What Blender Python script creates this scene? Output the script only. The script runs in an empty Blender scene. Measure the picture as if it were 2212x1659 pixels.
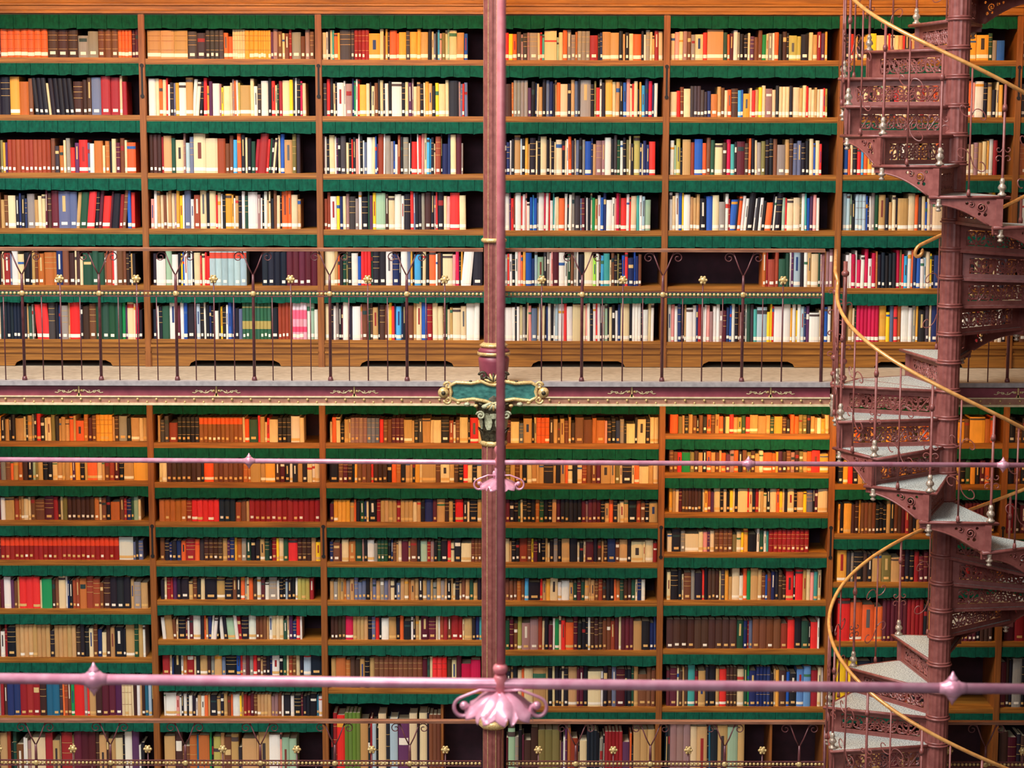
import bpy, bmesh, math, random, re
from mathutils import Vector, Matrix

# ------------------------------------------------------------------ camera, world, light, exposure
SC = bpy.context.scene
COL = SC.collection
PI = math.pi
W, H, F = 2212, 1659, 4200.0
CAM_Z = 1.72
cam_d = bpy.data.cameras.new('camera')
cam_d.sensor_width = 36.0
cam_d.lens = 36.0 * F / W
cam_d.clip_end = 200
cam_d.dof.use_dof = True
cam_d.dof.focus_distance = 13.6
cam_d.dof.aperture_fstop = 4.0
cam = bpy.data.objects.new('camera', cam_d)
COL.objects.link(cam)
CAM_M = (Matrix.Translation((0, 0, CAM_Z)) @ Matrix.Rotation(math.radians(90 - 7.5), 4, 'X')
         @ Matrix.Rotation(math.radians(0.13), 4, 'Z'))
cam.matrix_world = CAM_M
SC.camera = cam

world = bpy.data.worlds.new('hall')
SC.world = world
world.use_nodes = True
bg = world.node_tree.nodes['Background']
bg.inputs[0].default_value = (0.80, 0.86, 1.0, 1)
bg.inputs[1].default_value = 0.07


def area(name, loc, target, sx, sy, power, color, spread=180):
    d = bpy.data.lights.new(name, 'AREA')
    d.shape = 'RECTANGLE'
    d.size, d.size_y = sx, sy
    d.energy = power
    d.color = color
    d.spread = math.radians(spread)
    o = bpy.data.objects.new(name, d)
    o.location = loc
    o.rotation_euler = (Vector(target) - Vector(loc)).to_track_quat('-Z', 'Y').to_euler()
    COL.objects.link(o)
    return o


area('skylight', (-4.5, 6.8, 9.4), (0, 13.5, -1.2), 6, 5, 2600, (1.0, 0.97, 0.96))
area('fill_light', (-3.0, -2.5, 5.0), (0, 12.0, -0.5), 7, 4, 640, (0.96, 0.97, 1.0))  # added fill from behind the camera, brightens faces turned to it
WARM = (1.0, 0.50, 0.14)
for lx in (-3.2, -1.9, -0.6, 0.65, 1.9, 3.1):
    area('gallery_lamp', (lx, 13.42, 2.78), (lx, 14.05, 1.6), 1.15, 0.05, 11.5, WARM)
    area('gallery_lamp', (lx, 13.42, -0.34), (lx, 14.05, -1.2), 1.15, 0.05, 8 if lx < 1.8 else (16 if lx < 2.5 else 6), WARM)

SC.view_settings.view_transform = 'Standard'
SC.view_settings.look = 'None'
SC.view_settings.gamma = 1.0
SC.view_settings.use_curve_mapping = False
SC.view_settings.exposure = 0.0

ROT = CAM_M.to_3x3()


def P(x, y, Y):
    """world point at depth Y seen at photograph pixel (x, y)"""
    d = ROT @ Vector(((x - W / 2) / F, -(y - H / 2) / F, -1.0))
    t = Y / d.y
    return Vector((d.x * t, Y, CAM_Z + d.z * t))


def lin(c):
    r = []
    for v in c[:3]:
        v = max(0.0, min(255.0, v)) / 255.0
        r.append(v / 12.92 if v <= 0.04045 else ((v + 0.055) / 1.055) ** 2.4)
    return (r[0], r[1], r[2], 1.0)


# ------------------------------------------------------------------ materials
def nodemat(name, rough=0.5, metal=0.0, spec=0.5):
    m = bpy.data.materials.new(name)
    m.use_nodes = True
    nt = m.node_tree
    b = nt.nodes['Principled BSDF']
    b.inputs['Roughness'].default_value = rough
    b.inputs['Metallic'].default_value = metal
    b.inputs['Specular IOR Level'].default_value = spec
    return m, nt, b


def noisy(name, c1, c2, scale=(8, 8, 8), nscale=5.0, detail=4, rough=0.5, metal=0.0, bump=0.0, spec=0.5, lo=0.3, hi=0.7):
    m, nt, b = nodemat(name, rough, metal, spec)
    tc = nt.nodes.new('ShaderNodeTexCoord')
    mp = nt.nodes.new('ShaderNodeMapping')
    mp.inputs['Scale'].default_value = scale
    nz = nt.nodes.new('ShaderNodeTexNoise')
    nz.inputs['Scale'].default_value = nscale
    nz.inputs['Detail'].default_value = detail
    rp = nt.nodes.new('ShaderNodeValToRGB')
    rp.color_ramp.elements[0].position = lo
    rp.color_ramp.elements[1].position = hi
    rp.color_ramp.elements[0].color = lin(c1)
    rp.color_ramp.elements[1].color = lin(c2)
    L = nt.links.new
    L(tc.outputs['Object'], mp.inputs[0])
    L(mp.outputs[0], nz.inputs['Vector'])
    L(nz.outputs['Fac'], rp.inputs[0])
    L(rp.outputs[0], b.inputs['Base Color'])
    if bump:
        bp = nt.nodes.new('ShaderNodeBump')
        bp.inputs['Strength'].default_value = bump
        bp.inputs['Distance'].default_value = 0.004
        L(nz.outputs['Fac'], bp.inputs['Height'])
        L(bp.outputs[0], b.inputs['Normal'])
    return m


M = {}
M['wood'] = noisy('shelf_wood', (122, 74, 24), (168, 110, 40), (1.2, 6, 22), 3.0, 6, 0.42, bump=0.1)
M['woodv'] = noisy('upright_wood', (116, 66, 26), (156, 94, 40), (22, 22, 1.2), 3.0, 6, 0.45, bump=0.1)
M['backing'] = noisy('dark_backing_wood', (40, 20, 34), (60, 30, 46), (3, 3, 3), 4.0, 3, 0.8)
M['green'] = noisy('green_felt', (0, 60, 46), (2, 84, 64), (9, 9, 5), 6.0, 5, 0.85, bump=0.3, spec=0.2)
M['iron'] = noisy('oxblood_paint', (124, 66, 60), (150, 88, 80), (5, 5, 5), 5.0, 5, 0.38, bump=0.08)
M['rose'] = noisy('rose_paint', (208, 136, 156), (228, 168, 184), (4, 4, 4), 5.0, 4, 0.3, 0.25, bump=0.05)  # paler than the hangers: light from above is put into the colour
M['girder'] = noisy('girder_paint', (126, 54, 68), (146, 68, 80), (3, 3, 3), 5.0, 4, 0.45)
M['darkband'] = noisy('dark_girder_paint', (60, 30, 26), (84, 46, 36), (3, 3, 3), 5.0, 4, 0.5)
M['bandbrown'] = noisy('brown_band_paint', (150, 100, 80), (172, 124, 98), (6, 6, 6), 5.0, 4, 0.5)
M['gold'] = noisy('gilt', (190, 150, 84), (240, 212, 148), (14, 14, 14), 6.0, 4, 0.36, 0.25, bump=0.15)
M['giltline'] = noisy('gilt_line', (214, 192, 144), (236, 218, 176), (6, 6, 6), 5.0, 3, 0.5)
M['hanger'] = noisy('lightened_oxblood_paint', (196, 106, 112), (214, 128, 130), (6, 6, 6), 5.0, 3, 0.3)  # oxblood raised in colour to stand in for light the hangers lack
M['brass'] = noisy('brass_rail', (212, 144, 74), (236, 176, 104), (6, 6, 6), 5.0, 3, 0.25, 0.2)
M['teal'] = noisy('verdigris_panel', (22, 78, 74), (70, 138, 126), (6, 6, 12), 4.0, 5, 0.5, bump=0.1)
M['bronze'] = noisy('dark_bronze', (44, 38, 28), (92, 84, 60), (18, 18, 18), 4.0, 4, 0.5, 0.3, bump=0.3)
M['patina'] = noisy('pale_patina', (150, 150, 116), (206, 206, 170), (18, 18, 18), 4.0, 4, 0.5, bump=0.3)
M['pewter'] = noisy('worn_knob_metal', (140, 116, 104), (214, 196, 170), (18, 18, 18), 4.0, 4, 0.35, 0.3)
M['floor'] = noisy('gallery_floor_stone', (160, 146, 124), (188, 174, 150), (3, 3, 3), 6.0, 5, 0.6)
M['lip'] = noisy('grey_floor_lip', (150, 142, 140), (178, 170, 166), (4, 4, 4), 6.0, 4, 0.5)
M['tread'] = noisy('tread_iron', (120, 128, 124), (206, 212, 204), (60, 60, 60), 2.0, 3, 0.5, 0.0, bump=0.4, lo=0.42, hi=0.5)
M['railbrown'] = noisy('railing_paint', (92, 48, 52), (116, 66, 66), (5, 5, 5), 5.0, 3, 0.35)
M['handrail'] = noisy('handrail_wood', (120, 78, 60), (160, 112, 86), (1.5, 12, 12), 4.0, 4, 0.25)
M['black'] = noisy('black_iron', (16, 13, 16), (26, 22, 24), (5, 5, 5), 4.0, 2, 0.6)
M['wall'] = noisy('plaster', (90, 70, 60), (104, 82, 70), (2, 2, 2), 4.0, 3, 0.9)
M['ground'] = noisy('stone_floor', (120, 104, 90), (140, 122, 104), (2, 2, 2), 4.0, 3, 0.7)

bm_, nt_, b_ = nodemat('book_binding', 0.5, 0, 0.4)
at_ = nt_.nodes.new('ShaderNodeAttribute')
at_.attribute_name = 'Col'
nz_ = nt_.nodes.new('ShaderNodeTexNoise')
nz_.inputs['Scale'].default_value = 90
hs_ = nt_.nodes.new('ShaderNodeHueSaturation')
mr_ = nt_.nodes.new('ShaderNodeMapRange')
mr_.inputs['To Min'].default_value = 0.82
mr_.inputs['To Max'].default_value = 1.18
nt_.links.new(nz_.outputs['Fac'], mr_.inputs['Value'])
nt_.links.new(mr_.outputs[0], hs_.inputs['Value'])
nt_.links.new(at_.outputs['Color'], hs_.inputs['Color'])
nt_.links.new(hs_.outputs[0], b_.inputs['Base Color'])
M['book'] = bm_


# ------------------------------------------------------------------ mesh builder
class MB:
    def __init__(s):
        s.v, s.f, s.mi, s.sm, s.co, s.mats = [], [], [], [], [], []

    def mat(s, m):
        if m not in s.mats:
            s.mats.append(m)
        return s.mats.index(m)

    def add(s, vs, fs, m='book', smooth=False, col=None):
        o = len(s.v)
        s.v += [tuple(v) for v in vs]
        k = s.mat(m)
        for i, f in enumerate(fs):
            s.f.append([o + q for q in f])
            s.mi.append(k)
            s.sm.append(smooth)
            s.co.append(col)

    def box(s, x0, x1, y0, y1, z0, z1, m='book', col=None):
        vs = [(x, y, z) for z in (z0, z1) for y in (y0, y1) for x in (x0, x1)]
        s.add(vs, [(0, 2, 3, 1), (4, 5, 7, 6), (0, 1, 5, 4), (2, 6, 7, 3), (0, 4, 6, 2), (1, 3, 7, 5)], m, False, col)

    def lathe(s, prof, m, c=(0, 0, 0), n=20, rib=0.0, ribm=None, cap=True, axis='Z'):
        """prof: list of (radius, z); rib: alternate-radius fluting; ribm: material of every rib's crest"""
        vs, fs = [], []
        for r, z in prof:
            for i in range(n):
                a = 2 * PI * i / n
                rr = r * (1 - rib) if (rib and i % 2) else r
                p = (rr * math.cos(a), rr * math.sin(a), z)
                if axis == 'X':
                    p = (z, rr * math.cos(a), rr * math.sin(a))
                elif axis == 'Y':
                    p = (rr * math.cos(a), z, rr * math.sin(a))
                vs.append((p[0] + c[0], p[1] + c[1], p[2] + c[2]))
        for j in range(len(prof) - 1):
            for i in range(n):
                a, b = j * n + i, j * n + (i + 1) % n
                fs.append((a, b, b + n, a + n))
        s.add(vs, fs, m, not rib)
        if cap:
            o = len(s.v) - len(vs)
            k = s.mat(m)
            for ring in (range(n - 1, -1, -1), range((len(prof) - 1) * n, len(prof) * n)):
                s.f.append([o + q for q in ring]); s.mi.append(k); s.sm.append(False); s.co.append(None)

    def tube(s, pts, r, m, n=6, closed=False, smooth=True):
        pts = [Vector(p) for p in pts]
        N = len(pts)
        rs = r if isinstance(r, (list, tuple)) else [r] * N
        vs, fs = [], []
        prev = None
        for i, p in enumerate(pts):
            if closed:
                t = (pts[(i + 1) % N] - pts[i - 1]).normalized()
            else:
                t = (pts[min(i + 1, N - 1)] - pts[max(i - 1, 0)]).normalized()
            if prev is None:
                up = Vector((0, 0, 1)) if abs(t.z) < 0.9 else Vector((1, 0, 0))
                u = t.cross(up).normalized()
            else:
                u = (prev - t * prev.dot(t))
                u = u.normalized() if u.length > 1e-6 else t.orthogonal().normalized()
            prev = u
            w = t.cross(u)
            for k in range(n):
                a = 2 * PI * k / n
                vs.append(p + (u * math.cos(a) + w * math.sin(a)) * rs[i])
        for j in range(N if closed else N - 1):
            for k in range(n):
                a, b = j * n + k, j * n + (k + 1) % n
                c, d = ((j + 1) % N) * n + (k + 1) % n, ((j + 1) % N) * n + k
                fs.append((a, b, c, d))
        if not closed:
            fs.append(tuple(range(n - 1, -1, -1)))
            fs.append(tuple(range((N - 1) * n, N * n)))
        s.add(vs, fs, m, smooth)

    def ball(s, c, r, m, n=12, k=8, sz=1.0):
        prof = [(max(r * math.sin(PI * j / k), r * 0.02), -r * sz * math.cos(PI * j / k)) for j in range(k + 1)]
        s.lathe(prof, m, c, n)

    def prism(s, poly, y0, y1, m, fn=None):
        """poly in (x, z), extruded from y0 to y1"""
        fn = fn or (lambda x, y, z: (x, y, z))
        n = len(poly)
        vs = [fn(x, y0, z) for x, z in poly] + [fn(x, y1, z) for x, z in poly]
        fs = [tuple(range(n)), tuple(range(2 * n - 1, n - 1, -1))]
        fs += [(i, i + n, (i + 1) % n + n, (i + 1) % n) for i in range(n)]
        s.add(vs, fs, m)

    def plate(s, outer, holes, y0, y1, m, fn=None):
        """pierced plate in the x-z plane"""
        fn = fn or (lambda x, y, z: (x, y, z))
        bm = bmesh.new()
        loops = []
        es = []
        for lp in [outer] + holes:
            vv = [bm.verts.new((x, 0, z)) for x, z in lp]
            loops.append([len(es), len(vv)])
            es += [bm.edges.new((vv[i], vv[(i + 1) % len(vv)])) for i in range(len(vv))]
        bmesh.ops.triangle_fill(bm, edges=es, use_beauty=True)
        bm.verts.index_update()
        base = [(v.co.x, v.co.z) for v in bm.verts]
        tris = [[v.index for v in f.verts] for f in bm.faces]
        bm.free()
        n = len(base)
        vs = [fn(x, y0, z) for x, z in base] + [fn(x, y1, z) for x, z in base]
        fs = [tuple(t) for t in tris] + [tuple(q + n for q in reversed(t)) for t in tris]
        o = 0
        for lp in [outer] + holes:
            k = len(lp)
            fs += [(o + i, o + i + n, o + (i + 1) % k + n, o + (i + 1) % k) for i in range(k)]
            o += k
        s.add(vs, fs, m)

    def build(s, name, parent=None, loc=None):
        me = bpy.data.meshes.new(name)
        me.from_pydata(s.v, [], s.f)
        for m in s.mats:
            me.materials.append(M[m])
        me.polygons.foreach_set('material_index', s.mi)
        me.polygons.foreach_set('use_smooth', s.sm)
        if any(c is not None for c in s.co):
            ca = me.color_attributes.new('Col', 'FLOAT_COLOR', 'CORNER')
            buf = []
            for f, c in zip(s.f, s.co):
                buf += list(c or (1, 1, 1, 1)) * len(f)
            ca.data.foreach_set('color', buf)
        me.update()
        o = bpy.data.objects.new(name, me)
        COL.objects.link(o)
        if parent:
            o.parent = parent
        if loc is not None:
            o.location = loc
        return o


def tag(o, label=None, cat=None, group=None, kind=None):
    if label: o['label'] = label
    if cat: o['category'] = cat
    if group: o['group'] = group
    if kind: o['kind'] = kind
    return o


def thing(name, loc=(0, 0, 0), label=None, cat=None, group=None, rz=0.0):
    o = bpy.data.objects.new(name, None)
    o.empty_display_size = 0.1
    o.location = loc
    o.rotation_euler = (0, 0, rz)
    COL.objects.link(o)
    return tag(o, label, cat, group)


def dup(o, parent=None):
    c = o.copy()
    COL.objects.link(c)
    c.parent = parent
    for ch in list(o.children):
        dup(ch, c)
    return c


def spiral(cx, cz, r0, r1, a0, a1, n=12, y=0.0):
    return [(cx + (r0 + (r1 - r0) * i / n) * math.cos(a0 + (a1 - a0) * i / n), y,
             cz + (r0 + (r1 - r0) * i / n) * math.sin(a0 + (a1 - a0) * i / n)) for i in range(n + 1)]


YS = 14.0          # front plane of the bookcases
YG = 13.18         # front edge of the galleries
# ------------------------------------------------------------------ bookcases and books
UP = [P(x, 400, YS).x for x in (-65, 313, 691, 1064, 1437, 1812, 2192, 2572)]
UPW = 0.046
# row: (pixel y of shelf top, pixel y of book tops, first pixel x, last pixel x, books left to right)
# books: [count]letter[width]['=half]; / and \ lean, | upright, _ gap
ROWS_U = [
 [  # bay 0
  (124, 62, 0, 298, "7A2 3D3 2g3 3B2 4A 2m"),
  (248, 165, 0, 273, "k2 o2 a2 B \\ 3k i' 5k | D2 2D s2 2r2 i' r"),
  (373, 300, 0, 292, "E' o' P' 10x B d a i' g R P R2 s' w a2 i' a k' i m B i' A2"),
  (493, 412, 0, 290, "t B i2 k n' k n' g2 t 2i m' D m2 s3 s2 / t e2 R2 k m R2 m' k2 r B | b R"),
  (616, 538, 0, 292, "B' i' r2 s' w2 i2 k2 k' t B a2 a3 a n2 B2 D2 i' D i e3 e2 e2 B' x2 R' w B2 B D k' t' k"),
  (733, 652, 0, 306, "7N k t' e g' D' \\ R2 R2 | d2 k n g2 t' R3 k D2 B2 4e2 G P' i2 i' M k"),
 ], [
  (127, 63, 317, 678, "3t3 2d2 4d 2A 5i' 3o 5o' P' h B i' B r' g2 B h B"),
  (250, 170, 320, 660, "w2 i O i R' w' k s' o w2 t2 / w w k | R o' P w2 h' y' i2 i' h' A' w' V' t3 i w d w2 k R i' e' r i2 y k' w' k M' i"),
  (374, 290, 322, 648, "3D r' t2 e i2 h' l s i3 i3 x2 B B c A k i' k e / r r2 R' e' k' i' k' | i' b t2 E d"),
  (494, 412, 325, 649, "p w t i B i' t i h' o y w' s2 w x2 i2 k i2 R' i w' k o2 o' w' t k w e w3 h w' k' w t' i' k B i k' A2 A i2 t"),
  (617, 541, 330, 688, "k w3 v2 w2 k y' b' w l w' k' i2 R' i R' R 6Z2 _5 4N2 5m2"),
  (733, 652, 330, 686, "N w' k e2 w2 m w b k2 k' l k w' k n' k w k' y' k w' b n k s 8F N2 4x 4Q w v w"),
 ], [
  (129, 63, 694, 1010, "i w' k' i' C' A o' d3 d 4r o3 i B' o' d' A2 A' o2 d o2 o t2 k i' s' k' c' p' E i' v' i2 t2 b"),
  (251, 170, 698, 1010, "d R k i' k' w2 w' h2 n' G' w' R' o2 i k' i B k' i k' w k w3 k i P h' i t k i' o t k y i2 i k3 h' s' R' s"),
  (376, 290, 697, 1000, "h' w' k i2 w' P' k d2 i k R' k p w' k w' s w2 i b' P' x2 w' g2 g b' w x k g2 w' k' R2 w' R p i c c' k i' x2 k' n2 n i2 m2 g'"),
  (496, 414, 697, 1006, "2x w2 y n i h d2 g w k2 e' P y v3 D i2 w2 w k2 R s' 2k g D2 k h' R' k2 i p R3 i2"),
  (617, 541, 700, 1042, "i3 t A' k e E' k w2 b 3R e' 2k2 w2 n2 k' w2 s o' k' c2 k' i k A2 w' B k' i3 p M k' o' / w3 | k3"),
  (735, 652, 700, 1036, "i2 k w g k m' w2 n' k w3 p' B2 e D t2 k' D2 B i' y R n' c2 n' k P B2 t i2 b2 r2 i2 i2 B e' i t i3 i2 w3 w2"),
 ], [
  (130, 66, 1090, 1432, "R y A d h' d h' g2 i' R' C' i3 v' i A 2g a' 3g r2 k' n' t2 t2 k t' k i A2 k' w' g i' t' r i"),
  (252, 172, 1090, 1421, "D2 a' 4g P k n' i' t k s n k' t' A i2 k t s k' g3 k E' R w' k o2 i t k b p i' R' i k' o' c n M n' w"),
  (378, 294, 1088, 1416, "k n w' k t2 l' k o t' k2 i' k i2 k i' k i' i2 k i' w' O d i' s k g b2 n' t h2 h w2 k d e w k E i' k V2 n' i' n n R2"),
  (498, 418, 1088, 1406, "w2 P' R B' w2 R' w p' w b c' b g' w2 M' w R' w C' w' i A2 w k' w g d2 s' m k' w' k i' G t w b n w2 w p' M B' R2 w R' i2 C w l v2"),
  (618, 543, 1090, 1386, "g R' w k w p A' o b2 n l v2 k g w' p' m2 w2 w e B g w' k2 i3 L w k' c C2 i' B k E' k b R n2 b' n B"),
  (737, 652, 1088, 1413, "w3 w k' w i g k' i' p s2 t' w' k' i k' n' w k w' l w2 R w2 i3 R' i p' w k w R' w k' g v k' i k w n i3 k 3w k' w2 i w"),
 ], [
  (130, 66, 1450, 1788, "i p i h B g i2 R t4 e A' m w g' k k i' P B B G i' g w' A k D k' V2 V k2 i t r P o'"),
  (253, 186, 1448, 1788, "i2 R B i2 3d 2d n a2 t B i A D2 c b' o2 i' R t y i h2 i k 3i k i2 t i R' i i t' i w R' V'"),
  (378, 300, 1448, 1776, "w v' V k' t2 x b2 A B e i2 D M C k' m2 D A' k i' g E 2k B g2 t D 2s 2k i b' i R'"),
  (498, 418, 1446, 1771, "w i w b y' w2 t 2t k2 b2 i2 g2 w r' / b2 k' A w w k2 w' k w k A2 k' w' k2 | v R' i2 i2 E' w C' b P p w"),
  (620, 541, 1648, 1800, "a r' x2 x e2 e w' P' l2 k w t i2 e' h o' h h"),
  (739, 655, 1443, 1796, "w p w n k t' w2 w n' r w w' p h w w h m n b' w k B' h' k w' e d C l3 y y' R' w3 w2 o' w y' w l n' P w3 i e' b w"),
 ], [
  (130, 72, 1825, 2172, "k R t k o o' y2 i3 R' w i t R' d i t k a' d t i B d o d t k i o3 o3 e g b2"),
  (253, 176, 1825, 2168, "t k i' a s i k t i v t k R t i k d i r t h A t i k d t B k A p' w2 k t k i' o"),
  (378, 302, 1824, 2156, "b A' i' k R c' A o i k R y t i k w i g h o t k i A w k i t o R i i h t i o' w r"),
  (498, 418, 1822, 2166, "2l v' k 3l b' d' w' g e t2 k t i k' t3 i2 A d i b' i h' i3 k R k t i o w k w t p i V i y w k"),
  (623, 541, 1828, 2180, "w w' M w' M w M w M a' k N k N k M E' R' c w A' n b w l' i y' k' n2 E k i w k t B r k i d t k B i w k d"),
  (739, 655, 1834, 2180, "t i' e' 6M o2 y s R a w2 w g o' k2 d i' n2 i2 k b2 s k w k i r t k d B i w k"),
 ], [
  (130, 72, 2204, 2300, "B w t k r i k t w o"),
  (253, 176, 2204, 2300, "d k t k i r B t w"),
  (378, 302, 2204, 2300, "a3 i k r t k w"),
  (498, 418, 2204, 2300, "w k t i b k r"),
  (620, 541, 2204, 2300, "B k t i d k r"),
  (739, 655, 2204, 2300, "B k t i d k r"),
 ]]
ROWS_L = [
 [
  (953, 896, 0, 325, "k t k' k t2 i' k' t g' k' R k i' i E k t' 2t A t' A2 a m B 4o t' D g2 k t2 i t"),
  (1038, 985, 0, 326, "g B A' t a D k v' E' t k k i t t' t o' P' o k t' A2 i t' B x m k t2 o3"),
  (1124, 1073, 0, 303, "w t2 x a' t' i i' B B2 m2 r D' i' E 6D a i' B k a2 B r' n e' v i'"),
  (1210, 1160, 0, 308, "25H w3 s' k' s"),
  (1315, 1247, 0, 318, "m w2 P B t' 3R2 i' G3 D B i2 w' n' k 2x a2 2x2 B D2 3k2 t g2 t2"),
  (1420, 1350, 0, 313, "w r' k2 8t k 5t D 2k i B n i D t k2 k' t2 e t w'"),
  (1547, 1462, 0, 336, "r D 2n2 r2 2r2 D2 2T2 d A' x B G R3 h R' t2 D2 2m2 P2 3i i' D w t' D T l k'"),
  (1722, 1577, 0, 312, "t2 x k' e B2 w' w' h i4 r2 t2 k' r3 E' 3m2 D t2 D' t2 i2 k' w2 P2 w' k"),
 ], [
  (956, 900, 340, 656, "t' 2d x2 5k 10J i' O e2 R' t i' R' i2 3k w2 i"),
  (1042, 990, 343, 694, "i' i 7D k' O2 6B a a' t2 t o2 D m k w' k t k i w' i"),
  (1127, 1080, 343, 694, "5a x 5R 3N x B t' 13r"),
  (1212, 1163, 345, 696, "B k n' k n A r2 A d 4D t P' n o' a g e 2k t e k' r y' i e R2 3D t y"),
  (1296, 1248, 346, 677, "k i' r r' P k k2 t B k i k3 t2 k2 B k A g' i' A D w m w g2 w' k k' l' k k w' 3V r"),
  (1382, 1330, 348, 652, "\\ w t2 B | i' k2 m' w' m w2 k A' t' n / w' w k' \\ w k v2 w r | k2 w2 3B t' w 3i e i' P n R w'"),
  (1460, 1410, 350, 697, "r2 i' n' k2 w' a r2 i' k t2 D g t2 s k3 b R' h m g R m t' D k n' w2 k e i' x B i k l2 N3"),
  (1548, 1499, 353, 698, "w' w3 p w' k' w k' w k w' t w A t' k2 t k t B A' w2 y' t' 2r m B 4t 2h B w' k2 w k2 m' 2k k2 T' w"),
  (1722, 1579, 355, 640, "t3 D2 B2 a2 T' a3 G' k' V2 t B2 t2 k t4 t' t3 w3 p' v2 v2"),
 ], [
  (957, 902, 712, 1042, "i' A i k t i' 4h 3s R 2B 3m t2 t' k d t2 i' i2 k2 x w' B i2 k' R2 i"),
  (1043, 994, 711, 1040, "k2 B m D k' o' 3B R' 3D k A a k t t' k' o i' t3 B i2 t D k R i k i"),
  (1128, 1080, 712, 1040, "m 4o t A' k e n' i' k2 r 4t r 3t i t k n2 m t2 D t k' R2 k i' k2 t"),
  (1214, 1165, 712, 1040, "n B2 m' i2 a2 e2 h' k w2 g 3e k n' B t' i m2 t' B2 k v2 r h k e k2 R i k2 i3 3B"),
  (1297, 1250, 712, 1040, "t g t' t a' g t s s s k t' s t g s h' i k' s t t a' t t k t s t' g t g t' k t' i' k t' B t e t k"),
  (1383, 1331, 714, 1040, "4D M2 4t k s R k' w2 t2 k A k2 w' k' t i' 2m2 i' w' x r B r2 r i' t2 k n C'"),
  (1487, 1418, 715, 1038, "t a2 a D D t k t 10B m e' i' 3R D i m 2M2"),
  (1722, 1540, 715, 952, "k' r R2 4K t2 k' r' l k' i2 k l2 P3 i2 k' i2 k' 3B"),
 ], [
  (958, 903, 1094, 1428, "m i2 s t2 k' i' 3A D t B' t B t' D B2 B2 a a2 p' k k n g k' i2 k' i2 k i i"),
  (1045, 995, 1092, 1428, "E t B t' k i t t' t k2 t' k t A' i k i x B B m t2 t E i' k2 i' A i2 t i"),
  (1129, 1077, 1092, 1426, "m 2k e' i' k 2k a e 2k t m 5k m h' 3m k t A k i' i t k2 x B k t2"),
  (1215, 1165, 1092, 1426, "i t' k k x2 B y' m k k t' i' k g k t2 k2 i' k i' m2 k D t' D n2 B t2 k i3 i' i2 r"),
  (1298, 1250, 1092, 1394, "2B B a B c k3 R' t o i2 w w2 t e m e t t' t B x D 2k A' a e 2D e i' n w"),
  (1405, 1334, 1092, 1424, "e m B V 2h2 x i' k m w' G i' R A2 m 2k k' w' 2D D 2B x m i' 3m t2 k2 n n'"),
  (1527, 1438, 1094, 1424, "k t' k i A' i2 t3 t' k i' k k' i' k t2 m' m k i3 w' k D s m2 k' k e' t B2 B B"),
  (1722, 1577, 1093, 1424, "m' v2 g k m' 2D2 3E2 D' P' w' P' a x2 k' i2 3N N' g k' 5r P2 A' k' 3t2"),
 ], [
  (937, 897, 1448, 1796, "O2 E t' k t B k' B k A B t A k' i R t V e R t2 t2 t e o2 D k O A E E k t t' w o i"),
  (1021, 973, 1446, 1790, "B B R G2 E D t k A t B t' A P h A k B E D t i A2 a o' P D B h D E t A R2 o2"),
  (1107, 1052, 1446, 1796, "o t i m 6D k' i' o x P i2 k i k y i' k i3 R' i k r i' t i k i2 A y i' k i2 k t2 y s2 k' m i3"),
  (1193, 1144, 1442, 1748, "i k2 g i3 i p P' i 4B E i y' o k2 w' e w' C' 9r"),
  (1297, 1231, 1441, 1775, "i k2 k i' B2 g k2 R' k 3D i' d o t i2 w A G t2 t B b' B n k 2D R2 k' R2 t i p C i"),
  (1402, 1337, 1440, 1771, "10D2 e2 n r' s 4B2 x2 R2 k2 e2 k' R2 w'"),
  (1527, 1440, 1440, 1779, "m m2 i' D t' D C2 m t2 k k2 t R2 3D i2 e G' n2 4n k t' o D2 b k2 2U2 r2 i w'"),
  (1722, 1560, 1436, 1608, "N d' 3h2 i2 t3 k' T' N2 t3 v3 t2"),
 ], [
  (957, 900, 1815, 2152, "k t o A k B t e E o k t a B k t A o k e B E o2 B o3 a A"),
  (1046, 993, 1812, 2150, "k o R k t g G k m t B k a t k o D B t' k t a' k B D t k e o k m A B"),
  (1153, 1084, 1811, 2150, "o' k o2 2D o' 4B 2k k t k B D m r D k t B k m D B t m k D B m D 5m 3D"),
  (1258, 1189, 1809, 2148, "o2 d g' k2 D k t2 E2 t2 m 2k r 2m k m D m k D m k r D 3m D"),
  (1386, 1294, 1810, 2146, "R3 2A3 A2 6m 4r k o 3m 3D 5m k 3D"),
  (1529, 1416, 1808, 2000, "y2 a' y2 N3 k' k2 D' D3 k' d x B' k m k"),
  (1722, 1577, 1806, 2000, "k D B2 t k m D B k"),
 ], [
  (957, 900, 2180, 2280, "k B k m a D B"),
  (1046, 993, 2178, 2280, "k B k m a D B"),
  (1153, 1084, 2176, 2280, "r D m B k D m"),
  (1258, 1189, 2174, 2280, "D m k D B m"),
  (1386, 1294, 2172, 2280, "m r D m B"),
  (1529, 1416, 2160, 2215, "m2 D k g3 k"),
  (1722, 1577, 2158, 2215, "D2 m2 k D"),
 ]]
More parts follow.
